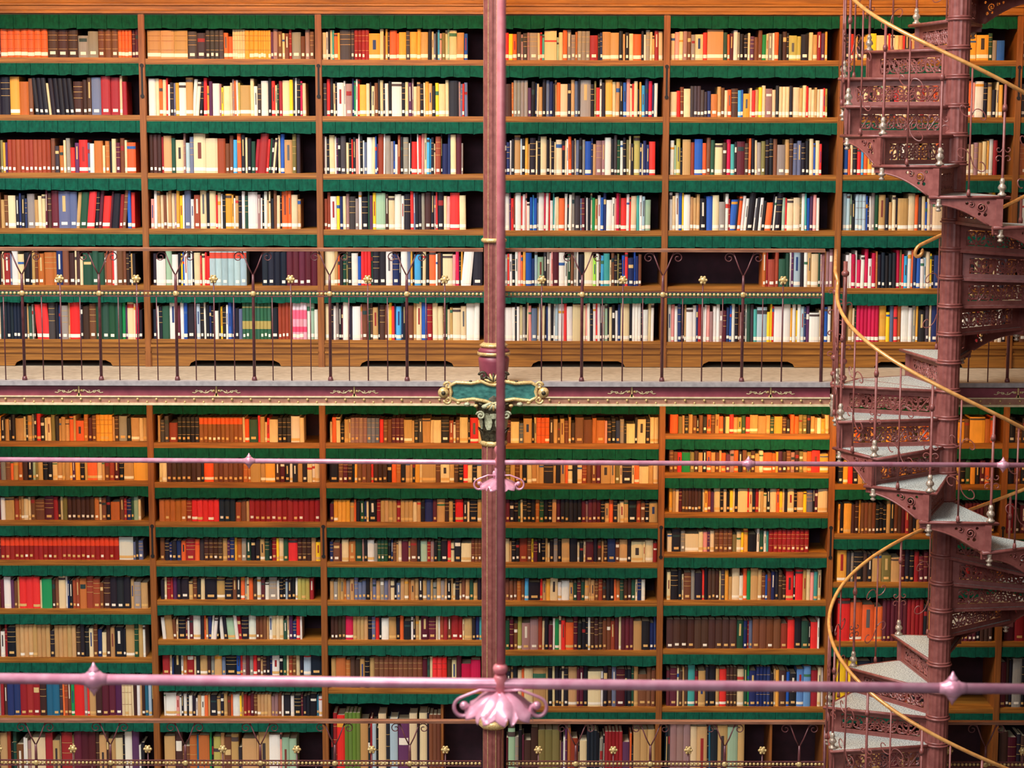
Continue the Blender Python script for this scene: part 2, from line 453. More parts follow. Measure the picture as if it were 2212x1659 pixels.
PAL = {'k': (28, 25, 34, 'black'), 'N': (20, 30, 42, 'blue-black'), 'n': (32, 46, 92, 'navy'), 'b': (34, 84, 168, 'blue'),
       'U': (92, 132, 186, 'sky blue'), 'c': (66, 160, 208, 'light blue'), 'C': (66, 156, 148, 'turquoise'),
       'T': (34, 96, 122, 'teal'), 'l': (164, 184, 192, 'pale grey-blue'), 'Z': (160, 184, 186, 'red-topped pale grey'),
       's': (98, 106, 134, 'slate blue'), 'g': (142, 134, 124, 'grey'), 'd': (64, 54, 58, 'dark grey'),
       'w': (226, 219, 206, 'white'), 'i': (220, 196, 150, 'cream'), 't': (188, 146, 92, 'tan'),
       'o': (226, 160, 60, 'ochre'), 'y': (248, 200, 40, 'yellow'), 'a': (180, 102, 46, 'amber brown'),
       'A': (226, 98, 46, 'orange'), 'O': (242, 92, 36, 'bright orange'), 'x': (148, 62, 38, 'russet'),
       'B': (112, 66, 42, 'brown'), 'D': (68, 42, 34, 'dark brown'), 'R': (220, 44, 42, 'bright red'),
       'r': (148, 32, 36, 'dark red'), 'm': (88, 28, 42, 'maroon'), 'M': (194, 20, 66, 'crimson'),
       'p': (230, 150, 138, 'salmon'), 'Q': (216, 150, 164, 'pink and white'), 'P': (84, 42, 80, 'purple'),
       'h': (150, 114, 110, 'mauve grey'), 'G': (26, 136, 74, 'bright green'), 'e': (36, 74, 54, 'dark green'),
       'E': (122, 110, 62, 'olive'), 'K': (98, 124, 48, 'moss green'), 'v': (152, 180, 148, 'sage green'),
       'V': (172, 162, 80, 'yellow-green'), 'L': (162, 220, 76, 'lime green'), 'F': (44, 92, 66, 'tan-banded green'),
       'J': (136, 78, 36, 'orange-topped brown'), 'H': (150, 34, 30, 'orange-topped dark red')}
DARK = set('kNndsDBrmePhxETFJHgZa')
IVORY = lin((240, 230, 208))
BUFF = lin((216, 172, 104))
PAGES = lin((226, 208, 172))


def jit(c, rnd, a=9):
    k = rnd.uniform(-a, a)
    return lin(tuple(v + k + rnd.uniform(-4, 4) for v in c[:3]))


def book_into(mb, x, y, z, w, h, d, L, rnd, lean=0.0, with_label=True, style=0, buff=False):
    """round-backed book standing at (x, y front, z), spine to -Y; returns label spec"""
    col = jit(PAL[L], rnd)
    bul = min(w * 0.22, 0.007)
    t = min(0.003, w * 0.15)
    arc = [(-w / 2, 0.0), (-w * 0.3, -bul * 0.75), (0, -bul), (w * 0.3, -bul * 0.75), (w / 2, 0.0)]
    out = arc + [(w / 2, d), (w / 2 - t, d), (w / 2 - t, 0.006), (-w / 2 + t, 0.006), (-w / 2 + t, d), (-w / 2, d)]
    n = len(out)

    def T(px, py, pz):
        return (x + px + pz * lean, y + py, z + pz)
    vs = [T(a, b, 0) for a, b in out] + [T(a, b, h) for a, b in out]
    fs = [tuple(range(n - 1, -1, -1)), tuple(range(n, 2 * n))]
    fs += [(i, (i + 1) % n, (i + 1) % n + n, i + n) for i in range(n)]
    mb.add(vs, fs, 'book', False, col)
    ph = h - 0.004
    a, b = -w / 2 + t, w / 2 - t
    pv = [T(px, py, pz) for pz in (0.002, ph) for py in (0.006, d - 0.004) for px in (a, b)]
    mb.add(pv, [(4, 5, 7, 6), (2, 6, 7, 3)], 'book', False, PAGES)

    def surf(p):
        a = abs(p) / w
        return -bul * (1 - a / 0.3 * 0.25 if a < 0.3 else 0.75 * (0.5 - a) / 0.2)

    def strip(m2, z0, z1, fr, c, ox=None):
        oo = T if ox is None else ox
        e = 0.0009
        pts = [(p * fr, surf(p * fr) - e) for p, q in arc]
        vv = [oo(p, q, z0) for p, q in pts] + [oo(p, q, z1) for p, q in pts]
        m2.add(vv, [(i, i + 1, i + 6, i + 5) for i in range(4)], 'book', False, c)
    # bindings
    if L == 'Z':
        strip(mb, h * 0.8, h * 0.97, 1.0, lin((206, 70, 50)))
    elif L == 'F':
        strip(mb, h * 0.28, h * 0.5, 1.0, lin((168, 150, 84)))
        strip(mb, h * 0.86, h * 0.9, 1.0, lin((140, 130, 80)))
    elif L == 'J':
        strip(mb, h * 0.72, h * 0.96, 1.0, lin((232, 92, 34)))
    elif L == 'H':
        strip(mb, h * 0.62, h * 0.985, 1.0, lin((222, 66, 34)))
    elif L == 'Q':
        strip(mb, h * 0.55, h * 0.78, 1.0, lin((232, 96, 124)))
        strip(mb, h * 0.2, h * 0.34, 1.0, lin((228, 70, 104)))
        strip(mb, h * 0.8, h * 0.98, 1.0, lin((226, 206, 212)))
    else:
        q = rnd.random() if style != 2 else 0.9
        if style == 1:                       # one of a set: shared gilt lines
            g = lin((200, 160, 96)) if L in DARK else lin((120, 60, 50))
            for zz in (0.8, 0.62, 0.3):
                strip(mb, h * zz, h * zz + 0.0022, 0.9, g)
        elif L in DARK:
            if q < 0.30:
                g = lin((196, 156, 92))
                for zz in (0.84, 0.68, 0.5):
                    strip(mb, h * zz, h * zz + 0.003, 0.96, g)
            elif q < 0.42:
                c2 = lin(rnd.choice([(212, 180, 120), (230, 220, 200), (150, 40, 40), (40, 60, 60)]))
                z0 = h * rnd.uniform(0.62, 0.74)
                strip(mb, z0, z0 + h * rnd.uniform(0.08, 0.16), 0.8, c2)
            elif q < 0.52:
                c2 = lin(rnd.choice([(220, 210, 190), (200, 170, 110)]))
                strip(mb, h * 0.45, h * 0.88, 0.28, c2)
        else:
            if q < 0.15:
                c2 = lin(rnd.choice([(60, 50, 50), (120, 60, 50), (40, 60, 110), (150, 40, 40), (90, 90, 90)]))
                strip(mb, h * rnd.uniform(0.34, 0.45), h * rnd.uniform(0.7, 0.88), 0.3, c2)
            elif q < 0.28:
                c2 = lin(rnd.choice([(70, 60, 60), (200, 60, 50), (50, 90, 150), (60, 110, 80), (220, 150, 50)]))
                z0 = h * rnd.uniform(0.6, 0.86)
                strip(mb, z0, z0 + h * rnd.uniform(0.05, 0.12), 1.0, c2)
            elif q < 0.36:
                strip(mb, h * 0.88, h * 0.95, 1.0, lin((80, 64, 60)))
    # shelf-mark label
    if with_label:
        if L in DARK:
            if rnd.random() < 0.75:
                z0 = rnd.uniform(0.016, 0.024)
                return (strip, z0, z0 + (0.018 if buff else 0.021), 0.55 if w > 0.024 else 0.75, BUFF if buff and rnd.random() < 0.7 else IVORY)
        elif rnd.random() < (0.55 if buff else 0.9):
            z0 = rnd.uniform(0.010, 0.016)
            return (strip, z0, z0 + (0.019 if buff else 0.025), 1.0, BUFF if buff and rnd.random() < 0.6 else IVORY)
    return None


def parse(s):
    out, lean = [], 0
    for tok in s.split():
        if tok in '/\\|':
            lean = {'/': 1, '\\': -1, '|': 0}[tok]
            continue
        mm = re.match(r"^(\d*)([A-Za-z_])(\d?)('?)$", tok)
        cnt = int(mm.group(1) or 1)
        w = float(mm.group(3) or 1)
        if mm.group(4):
            w = 0.55
        for k in range(cnt):
            out.append((mm.group(2), w, lean, cnt > 2, k))
    return out


BOOKS = []      # dicts, gathered first, then the largest 300 become objects of their own
SHELF_W = ['top', 'second', 'third', 'fourth', 'fifth', 'sixth', 'seventh', 'eighth', 'ninth']
ORD = ['first', 'second', 'third', 'fourth', 'fifth', 'sixth', 'seventh', 'eighth', 'ninth', 'tenth', 'eleventh',
       'twelfth', 'thirteenth', 'fourteenth', 'fifteenth', 'sixteenth', 'seventeenth', 'eighteenth', 'nineteenth',
       'twentieth', 'twenty-first', 'twenty-second', 'twenty-third', 'twenty-fourth', 'twenty-fifth', 'twenty-sixth']
BAYN = ['leftmost %s bookcase', 'second %s bookcase from left', '%s bookcase just left of column',
        '%s bookcase just right of column', '%s bookcase beside the staircase', '%s bookcase behind the staircase',
        '%s bookcase at right edge']


def valance(mb, x0, x1, ztop, zbot, rnd):
    """hanging green felt flap, slit into tongues with an uneven hem"""
    x = x0
    y = YS - 0.006
    while x < x1 - 0.005:
        w = min(rnd.uniform(0.09, 0.125), x1 - x)
        if x1 - x - w < 0.03:
            w = x1 - x
        a = y + rnd.uniform(-0.002, 0.002)
        tilt = rnd.uniform(-0.007, 0.007)
        n = 4
        vs = []
        for i in range(n + 1):
            u = i / n
            hem = zbot + tilt * (u - 0.5) * 1.4 + rnd.uniform(-0.003, 0.003)
            xx = x + 0.0012 + u * (w - 0.0024)
            by = a - 0.004 * math.sin(u * PI)
            vs += [(xx, y, ztop), (xx, by - 0.004, hem), (xx, by + 0.0015, hem), (xx, y + 0.003, ztop)]
        fs = []
        for i in range(n):
            o = 4 * i
            fs += [(o, o + 1, o + 5, o + 4), (o + 1, o + 2, o + 6, o + 5), (o + 2, o + 3, o + 7, o + 6)]
        fs += [(0, 3, 2, 1), (4 * n, 4 * n + 1, 4 * n + 2, 4 * n + 3)]
        mb.add(vs, fs, 'green')
        x += w


def bookcase(level, bay, rows, ztop, zfloor):
    lv = 'upper' if level else 'lower'
    x0, x1 = UP[bay], UP[bay + 1]
    xm = (x0 + x1) / 2
    root = thing('bookcase', (xm, YS, zfloor), (BAYN[bay] % (lv + ' gallery wooden')) + ', green flaps under its shelves', 'bookcase',
                 '%s gallery bookcases' % lv)
    rnd = random.Random(bay * 7 + level * 100 + 3)

    def loc(mb, name, parent=root):
        # vertices were written in world space: shift into the case's own space
        mb.v = [(a - xm, b - YS, c - zfloor) for a, b, c in mb.v]
        return mb.build(name, parent)
    b = MB(); b.box(x0 - UPW / 2 + 0.0005, x1 - UPW / 2 - 0.0005, YS + 0.34, YS + 0.36, zfloor, ztop, 'backing'); loc(b, 'back_panel')
    sides = [x0] + ([x1] if bay == 6 else [])
    for sx in sides:
        b = MB()
        b.box(sx - UPW / 2, sx + UPW / 2, YS - 0.012, YS + 0.34, zfloor, ztop, 'woodv')
        b.box(sx - UPW / 2 + 0.004, sx + UPW / 2 - 0.004, YS - 0.018, YS - 0.012, zfloor, ztop, 'woodv')
        sp = loc(b, 'side_panel')
        zy = (P(500, 142, YS).z, P(500, 208, YS).z) if level else (P(500, 1136, YS).z, P(500, 1200, YS).z)
        b = MB()
        b.box(sx - 0.007, sx + 0.007, YS - 0.0215, YS - 0.018, zy[1], zy[0], 'black')
        for zz in zy:
            b.lathe([(0.014, YS - 0.024), (0.014, YS - 0.018)], 'black', (sx, 0, zz), 12, axis='Y')
        st = loc(b, 'slotted_strip', sp)
    ia, ib = x0 + UPW / 2, x1 - UPW / 2
    zprev = ztop
    fl = 0.083 if level else 0.074
    for ri, (yb, yt, px0, px1, s) in enumerate(rows):
        pxm = min(max((px0 + px1) / 2, 0), W)
        zb = P(pxm, yb, YS).z
        zt = P(pxm, yt, YS).z
        if ri == 0:
            b = MB(); b.box(ia, ib, YS, YS + 0.34, ztop - 0.04, ztop, 'wood'); sh = loc(b, 'top_board')
            zbv = ztop - 0.04
            drop = (P(pxm, 62, YS).z if level else P(pxm, 894, YS).z)
            b = MB(); valance(b, ia, ib, zbv, drop, rnd); loc(b, 'felt_flap', sh)
        # shelf
        th = 0.040 if not (level and ri == 5) else 0.03
        b = MB()
        b.box(ia, ib, YS + 0.004, YS + 0.34, zb - th, zb, 'wood')
        b.box(ia, ib, YS - 0.006, YS + 0.004, zb - th, zb - 0.001, 'wood')
        b.box(ia, ib, YS - 0.009, YS - 0.006, zb - th + 0.008, zb - 0.008, 'wood')
        sh = loc(b, 'shelf')
        last = (level and ri == 5) or ri == len(rows) - 1
        if not last:
            b = MB(); valance(b, ia, ib, zb - th, zb - th - fl, rnd); loc(b, 'felt_flap', sh)
        for (lv_, by_, rw_, pxd) in ((0, 4, 7, 1665), (0, 2, 7, 955), (0, 2, 7, 1048)):
            if (lv_, by_, rw_) == (level, bay, ri):
                xd = P(pxd, 1620, YS).x
                b = MB(); b.box(xd - 0.009, xd + 0.009, YS + 0.01, YS + 0.33, zb, zprev - 0.041, 'woodv'); loc(b, 'divider')
        # books
        toks = parse(s)
        X0, X1 = P(px0, (yb + yt) / 2, YS).x, P(px1, (yb + yt) / 2, YS).x
        X0 = max(X0, ia + 0.004)
        X1 = min(X1, ib - 0.002)
        if bay == 0:
            lead = []
            tot = sum(t[1] for t in toks)
            u = (X1 - P(0, (yb + yt) / 2, YS).x) / tot
            X0 = P(0, (yb + yt) / 2, YS).x
            xx = X0
            while xx - 0.03 > ia:
                w = rnd.choice((1, 1, 1.4)) * 0.027
                L = rnd.choice('kBtirDgowm')
                BOOKS.append(dict(x=xx - w / 2, w=w, L=L, zb=zb, h=(zt - zb) * rnd.uniform(0.9, 1.0), lean=0, set=False,
                                  lv=lv, bay=bay, row=ri, nrow=len(rows), vis=0, i=-1))
                xx -= w
        tot = sum(t[1] for t in toks)
        u = (X1 - X0) / tot
        xx = X0
        hset = None
        deep = 0
        for i, (L, w, lean, isset, k) in enumerate(toks):
            ww = w * u
            if L == '_':
                xx += ww
                continue
            hh = zt - zb
            if isset:
                if k == 0:
                    hset = hh * rnd.uniform(0.95, 1.0)
                hb = hset
            else:
                hb = hh * (rnd.uniform(0.86, 1.03) if rnd.random() < 0.8 else rnd.uniform(0.74, 0.9))
            pxw = ww * 300
            vis = pxw * min(hb * 300, 1659 - yt)
            if bay >= 5:
                vis *= 0.35
            BOOKS.append(dict(x=xx + ww / 2, w=ww, L=L, zb=zb, h=hb, lean=lean * rnd.uniform(0.07, 0.1) if lean else 0, set=isset,
                              lv=lv, bay=bay, row=ri, nrow=len(rows), vis=vis, i=i))
            xx += ww
        zprev = zb
    return root


z_base_u = 0.0
Z_TOP_U = P(1106, 34, YS).z + 0.04
Z_TOP_L = P(1106, 880, YS).z + 0.06
Z_LOW = P(1106, 1565, YG).z - 0.90
for bay in range(7):
    bookcase(1, bay, ROWS_U[bay], Z_TOP_U, 0.0)
    bookcase(0, bay, ROWS_L[bay], Z_TOP_L, Z_LOW)

# ---- books: the 300 that show largest are objects, the rest is one mesh
order = sorted(range(len(BOOKS)), key=lambda q: -BOOKS[q]['vis'])
single = set(order[:300])
counts = {}
for q, b in enumerate(BOOKS):
    if b['i'] < 0:
        continue
    key = (b['lv'], b['bay'], b['row'], PAL[b['L']][3])
    b['n'] = counts.get(key, 0)
    counts[key] = b['n'] + 1
rest = MB()
for q, b in enumerate(BOOKS):
    rnd = random.Random(q * 13 + 5)
    wob = 0 if b['set'] else rnd.uniform(-0.012, 0.012)
    if q in single:
        wob = 0
    d = rnd.uniform(0.15, 0.21)
    y = YS + 0.018 + (0 if b['set'] else rnd.uniform(0, 0.012))
    w = b['w'] * (0.985 if q in single else 0.97)
    style = (1 if (b['bay'] * 3 + b['row']) % 3 == 0 else 2) if b['set'] else 0
    srnd = random.Random(b['bay'] * 50 + b['row']) if b['set'] else rnd
    wob += b['lean']
    xs = b['x'] - wob * b['h'] * 0.5
    if q in single:
        mb = MB()
        lab = book_into(mb, 0, 0, 0, w, b['h'], d, b['L'], rnd, wob, True, style, b['lv'] == 'lower')
        o = mb.build('book', None, (xs, y, b['zb']))
        key = (b['lv'], b['bay'], b['row'], PAL[b['L']][3])
        num = counts[key]
        adj = 'thick ' if b['w'] > 0.05 else ''
        if b['lean']:
            adj = 'leaning '
        cn = PAL[b['L']][3]
        who = ('only %s%s book' % ('', cn) if num == 1 else '%s %s book from left' % (ORD[b['n']], cn))
        sh = 'bottom' if b['row'] == b['nrow'] - 1 else SHELF_W[b['row']]
        tag(o, '%s on %s shelf, %s' % (who, sh, BAYN[b['bay']] % b['lv']), 'book',
            'books on the %s shelf of the %s' % (sh, BAYN[b['bay']] % b['lv']))
        if lab:
            f, z0, z1, fr, c = lab
            m2 = MB()
            f(m2, z0, z1, fr, c)
            m2.build('spine_label', o)
    else:
        lab = book_into(rest, xs, y, b['zb'], w, b['h'], d, b['L'], rnd, wob, True, style, b['lv'] == 'lower')
        if lab:
            f, z0, z1, fr, c = lab
            f(rest, z0, z1, fr, c)
o = rest.build('books')
tag(o, 'many smaller books of every colour filling the shelves of all bookcases', 'books', None, 'stuff')
print('BOOKS', len(BOOKS))
# ------------------------------------------------------------------ shell and galleries
XL, XR = UP[0] - 0.03, UP[7] + 0.03


def struct(mb, name, label=None):
    return tag(mb.build(name), label, None, None, 'structure')


b = MB(); b.box(XL, XR, YS + 0.365, YS + 0.5, -6.7, 3.7, 'wall'); struct(b, 'wall_back', 'plaster wall behind the bookcases')
b = MB(); b.box(3.84, 4.0, 8.6, YS - 0.03, -6.7, 3.7, 'wall'); struct(b, 'shade_wall_right', 'unseen wall added at right to keep light off the shelves')  # unseen wall added to block light coming from the right
b = MB(); b.box(XL, XR, 5, YS + 0.5, -6.8, -6.7, 'ground'); struct(b, 'floor', 'stone floor of the hall far below')
# cornice above the upper bookcases, in stepped mouldings
zc = P(1106, 31, YS).z
prof = [(YS + 0.3, zc + 0.02), (YS - 0.012, zc + 0.02), (YS - 0.012, zc), (YS - 0.028, zc), (YS - 0.028, zc + 0.018), (YS - 0.020, zc + 0.024),
        (YS - 0.020, zc + 0.05), (YS - 0.034, zc + 0.056), (YS - 0.034, zc + 0.068), (YS - 0.026, zc + 0.074),
        (YS - 0.030, zc + 0.11), (YS - 0.055, zc + 0.16), (YS - 0.06, zc + 0.19), (YS - 0.05, zc + 0.2), (YS - 0.05, zc + 0.34), (YS + 0.3, zc + 0.34)]
b = MB()
n = len(prof)
b.add([(XL, y, z) for y, z in prof] + [(XR, y, z) for y, z in prof],
      [tuple(range(n)), tuple(range(2 * n - 1, n - 1, -1))] + [(i, i + n, (i + 1) % n + n, (i + 1) % n) for i in range(n)], 'wood')
struct(b, 'trim_1', 'orange-brown moulded wooden cornice along the top')
b = MB(); b.box(XL, XR, YG, YS + 0.36, 2.95, 3.05, 'wall'); struct(b, 'ceiling', 'plaster underside of the next gallery')

# plinth of the upper bookcases, with long low openings
zb0, zb1 = 0.0, P(1106, 741, YS).z - 0.012
X_SLOTS = [(32, 243), (409, 607), (778, 980), (1148, 1350), (1516, 1716), (1888, 2080)]
poly = [(XL, zb1), (XL, 0.004)]
for a, c in X_SLOTS:
    xa, xb = P(a, 785, YS).x, P(c, 785, YS).x
    hs = 0.045
    poly += [(xa, 0.004), (xa + 0.012, hs * 0.6), (xa + 0.05, hs), (xb - 0.05, hs), (xb - 0.012, hs * 0.6), (xb, 0.004)]
poly += [(XR, 0.004), (XR, zb1)]
b = MB(); b.plate(poly, [], YS - 0.002, YS + 0.02, 'wood')
b.box(XL, XR, YS - 0.012, YS - 0.002, P(1106, 760, YS).z, P(1106, 764, YS).z, 'wood')
b.box(XL, XR, YS - 0.016, YS + 0.002, zb1 - 0.02, zb1, 'wood')
struct(b, 'baseboard_back', 'wooden plinth with long low openings under the upper bookcases')

# upper gallery slab, lower gallery slab
for z, lab in ((0.0, 'grey stone walkway of the upper gallery'), (Z_LOW, 'walkway of the lower gallery')):
    b = MB()
    b.box(XL, XR, YG + 0.06, YS + 0.33, z - 0.05, z, 'floor')
    b.box(XL, XR, YG - 0.02, YG + 0.06, z - 0.03, z + 0.001, 'lip')
    struct(b, 'floor', lab)

XST = P(1797, 700, YG).x        # where the stair takes over from the railing
XCOL = P(1067, 800, YG).x


def girder(name, xa, xb, motifs, label, z0=0.0):
    r = thing(name, ((xa + xb) / 2, YG, z0 - 0.03), label, 'girder', None)
    ox, oz = (xa + xb) / 2, z0 - 0.03

    def L(mb, nm, par=r):
        mb.v = [(p - ox, q - YG, s - oz) for p, q, s in mb.v]
        return mb.build(nm, par)
    zz = lambda y: P(1106, y, YG).z + z0
    ztop = zz(825.5)
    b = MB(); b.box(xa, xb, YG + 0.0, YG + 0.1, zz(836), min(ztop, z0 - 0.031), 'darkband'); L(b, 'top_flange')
    b = MB(); b.box(xa, xb, YG + 0.012, YG + 0.05, zz(858), zz(836), 'girder'); L(b, 'web')
    b = MB()
    b.box(xa, xb, YG + 0.004, YG + 0.06, zz(872), zz(858), 'bandbrown')
    L(b, 'lower_band')
    b = MB()
    b.box(xa, xb, YG - 0.004, YG + 0.03, zz(859.5), zz(857), 'giltline')
    b.box(xa, xb, YG - 0.010, YG + 0.07, zz(876.5), zz(872), 'giltline')
    L(b, 'gilt_moulding')
    n = int((xb - xa) / 0.129)
    b = MB()
    for i in range(n):
        x = xa + (i + 0.5) * (xb - xa) / n
        b.ball((x, YG - 0.002, zz(831)), 0.006, 'gold', 8, 5)
        b.ball((x, YG - 0.002, zz(864)), 0.009, 'gold', 8, 5)
        b.ball((x + 0.5 * (xb - xa) / n, YG - 0.0, zz(869.5)), 0.007, 'gold', 8, 5)
    L(b, 'beads')
    for px in motifs:
        x = P(px, 848, YG).x
        b = MB()
        zc2, h = zz(847), 0.03
        b.box(x - 0.005, x + 0.005, YG + 0.004, YG + 0.012, zz(858), zz(829), 'gold')
        b.prism([(x - 0.02, zz(858)), (x, zz(850)), (x + 0.02, zz(858))], YG + 0.004, YG + 0.012, 'gold')
        for s in (-1, 1):
            for (cx, r0, r1, a0, a1) in ((0.032, 0.012, 0.003, 0, 4.5), (0.066, 0.014, 0.004, PI, PI + 4.6), (0.102, 0.012, 0.003, 0, -4.4), (0.137, 0.010, 0.002, PI, PI - 4.4)):
                pts = [(x + s * (px_ - 0), YG + 0.010, pz) for px_, _, pz in spiral(cx, zc2, r0, r1, a0, a1, 10)]
                b.tube(pts, 0.0036, 'giltline', 4)
            b.tube([(x + s * (0.02 + 0.145 * t / 8), YG + 0.010, zc2 + 0.009 * math.sin(t * 1.5) - 0.004) for t in range(9)], 0.003, 'giltline', 4)
            b.ball((x + s * 0.018, YG + 0.008, zc2 + 0.004), 0.009, 'gold', 8, 5)
        L(b, 'scroll_ornament')
    return r


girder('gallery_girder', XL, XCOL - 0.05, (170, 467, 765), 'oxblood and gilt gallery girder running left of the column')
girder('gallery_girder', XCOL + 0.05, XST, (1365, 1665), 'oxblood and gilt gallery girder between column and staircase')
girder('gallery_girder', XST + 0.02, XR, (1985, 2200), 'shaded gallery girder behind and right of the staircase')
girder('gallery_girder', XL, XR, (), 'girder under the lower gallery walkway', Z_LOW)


# ------------------------------------------------------------------ gallery railings
def railing(xa, xb, posts, finials, z0, zh, label, endpost=None, wood=False):
    """posts / finials: world x of forked posts and of the rosette bars between them"""
    ox = (xa + xb) / 2
    YR = YG + 0.03
    r = thing('gallery_railing', (ox, YR, z0), label, 'railing', 'gallery railings')

    def L(mb, nm, par=r):
        mb.v = [(p - ox, q - YR, s - z0) for p, q, s in mb.v]
        return mb.build(nm, par)
    zm = z0 + zh * 0.655
    b = MB()
    hw = 0.024
    b.prism([(-hw, zh + z0 - 0.024), (hw, zh + z0 - 0.024), (hw, zh + z0 - 0.006), (hw * 0.5, zh + z0), (-hw * 0.5, zh + z0), (-hw, zh + z0 - 0.006)],
            xa, xb, 'handrail', lambda x, y, z: (y, YR + x, z))
    L(b, 'handrail')
    b = MB()
    b.box(xa, xb, YR - 0.006, YR + 0.006, zm + 0.014, zm + 0.021, 'railbrown')
    b.box(xa, xb, YR - 0.006, YR + 0.006, zm - 0.021, zm - 0.014, 'railbrown')
    L(b, 'middle_rail')
    b = MB()
    nb = int((xb - xa) / 0.027)
    for i in range(nb):
        x = xa + (i + 0.5) * (xb - xa) / nb
        b.ball((x, YR, zm), 0.012, 'gold', 6, 4)
    L(b, 'bead_row')
    for x in posts:
        b = MB()
        b.tube([(x, YR, z0), (x, YR, zm + 0.06), (x, YR, z0 + zh * 0.80)], [0.011, 0.010, 0.008], 'railbrown', 8)
        b.lathe([(0.018, z0), (0.018, z0 + 0.012), (0.012, z0 + 0.03)], 'railbrown', (x, YR, 0), 10)
        zf = z0 + zh * 0.79
        for s in (-1, 1):
            b.tube([(x, YR, zf), (x + s * 0.03, YR, zf + 0.06), (x + s * 0.072, YR, z0 + zh - 0.024)], 0.005, 'railbrown', 6)
            pts = [(x + s * px_, YR, pz) for px_, _, pz in spiral(0.098, z0 + zh - 0.065, 0.038, 0.008, PI * 0.9, -PI * 1.7, 16)]
            b.tube(pts, 0.0038, 'railbrown', 5)
        L(b, 'forked_post')
        b = MB()
        b.lathe([(0.006, YR - 0.016), (0.018, YR - 0.013), (0.02, YR - 0.006), (0.012, YR)], 'gold', (x, 0, zm), 12, axis='Y')
        L(b, 'rosette')
    for x in finials:
        b = MB()
        zf = z0 + zh * 0.765
        b.tube([(x, YR, z0), (x, YR, zf)], 0.0055, 'railbrown', 6)
        L(b, 'baluster')
        b = MB()
        b.lathe([(0.005, YR - 0.02), (0.016, YR - 0.016), (0.026, YR - 0.006), (0.02, YR + 0.004), (0.004, YR + 0.012)], 'gold', (x, 0, zf), 10, axis='Y')
        for k in range(6):
            a = k * PI / 3
            b.ball((x + 0.022 * math.cos(a), YR - 0.008, zf + 0.022 * math.sin(a)), 0.010, 'gold', 6, 4)
        L(b, 'flower_finial')
    marks = sorted(list(posts) + list(finials))
    for i in range(len(marks) - 1):
        if marks[i + 1] - marks[i] < 0.35:
            x = (marks[i] + marks[i + 1]) / 2
            b = MB(); b.tube([(x, YR, z0), (x, YR, zm - 0.014)], 0.0042, 'railbrown', 6); L(b, 'baluster')
    for x in (endpost or []):
        b = MB(); b.tube([(x, YR, z0), (x, YR, z0 + zh - 0.02)], 0.012, 'railbrown', 8); L(b, 'end_post')
    return r


gx = lambda px, y: P(px, y, YG + 0.03).x
ZHU = P(1106, 536.5, YG).z
ZHL = P(1106, 1557, YG).z - Z_LOW
railing(XL, XCOL - 0.075, [gx(q, 700) for q in (-115, 50, 216, 381, 548, 713, 879)], [gx(q, 700) for q in (-32, 132, 297, 463, 629, 795, 961)],
        0.0, ZHU, 'upper gallery railing with gilt rosettes left of the column')
railing(XCOL + 0.075, gx(1778, 700), [gx(q, 700) for q in (1257, 1431, 1604)], [gx(q, 700) for q in (1170, 1345, 1517, 1690)],
        0.0, ZHU, 'upper gallery railing with gilt rosettes between column and staircase', [gx(1776, 700)])
railing(gx(2092, 700), XR, [gx(q, 700) for q in (2180, 2352, 2525)], [gx(q, 700) for q in (2095, 2266, 2438)],
        0.0, ZHU, 'upper gallery railing in shadow right of the staircase')
railing(XL, XCOL - 0.085, [gx(q, 1600) for q in (-85, 77, 238, 400, 562, 723, 885)], [gx(q, 1600) for q in (-4, 157, 319, 481, 641, 803, 962)],
        Z_LOW, ZHL, 'lower gallery railing with brown handrail left of the column')
railing(XCOL + 0.085, gx(1784, 1600), [gx(q, 1600) for q in (1244, 1405, 1566, 1727)], [gx(q, 1600) for q in (1163, 1325, 1487, 1647)],
        Z_LOW, ZHL, 'lower gallery railing with brown handrail between column and staircase', [gx(1782, 1600)])
railing(gx(2035, 1600), XR, [gx(q, 1600) for q in (2130, 2290)], [gx(q, 1600) for q in (2050, 2210)],
        Z_LOW, ZHL, 'lower gallery railing in shadow right of the staircase')

# ------------------------------------------------------------------ cast iron column
CX, CY = XCOL, YG - 0.10
col = thing('cast_iron_column', (CX, CY, -6.7), 'tall oxblood cast iron column with gilt flutes and cartouche', 'column')


def Lc(mb, nm, par=col):
    mb.v = [(p - CX, q - CY, s + 6.7) for p, q, s in mb.v]
    return mb.build(nm, par)


def fluted(mb, r, z0, z1, n=16, gold=(0, 1)):
    """shaft with hollow flutes and narrow gilt fillets"""
    pr = []
    for i in range(n):
        a = 2 * PI * i / n + PI / n
        da = 2 * PI / n
        g = i % 2 == 0
        for (t, rr) in ((0.0, r), (0.14, r), (0.22, r * 0.955), (0.6, r * 0.93), (0.92, r * 0.955)):
            pr.append((a + t * da, rr, g and t == 0.0))
    N = len(pr)
    vs = [(CX + rr * math.cos(a), CY + rr * math.sin(a), z) for z in (z0, z1) for a, rr, _ in pr]
    fg = [(i, (i + 1) % N, (i + 1) % N + N, i + N) for i in range(N) if pr[i][2]]
    fo = [(i, (i + 1) % N, (i + 1) % N + N, i + N) for i in range(N) if not pr[i][2]]
    mb.add(vs, fg, 'gold')
    mb.add(vs, fo + [tuple(range(N - 1, -1, -1)), tuple(range(N, 2 * N))], 'iron')


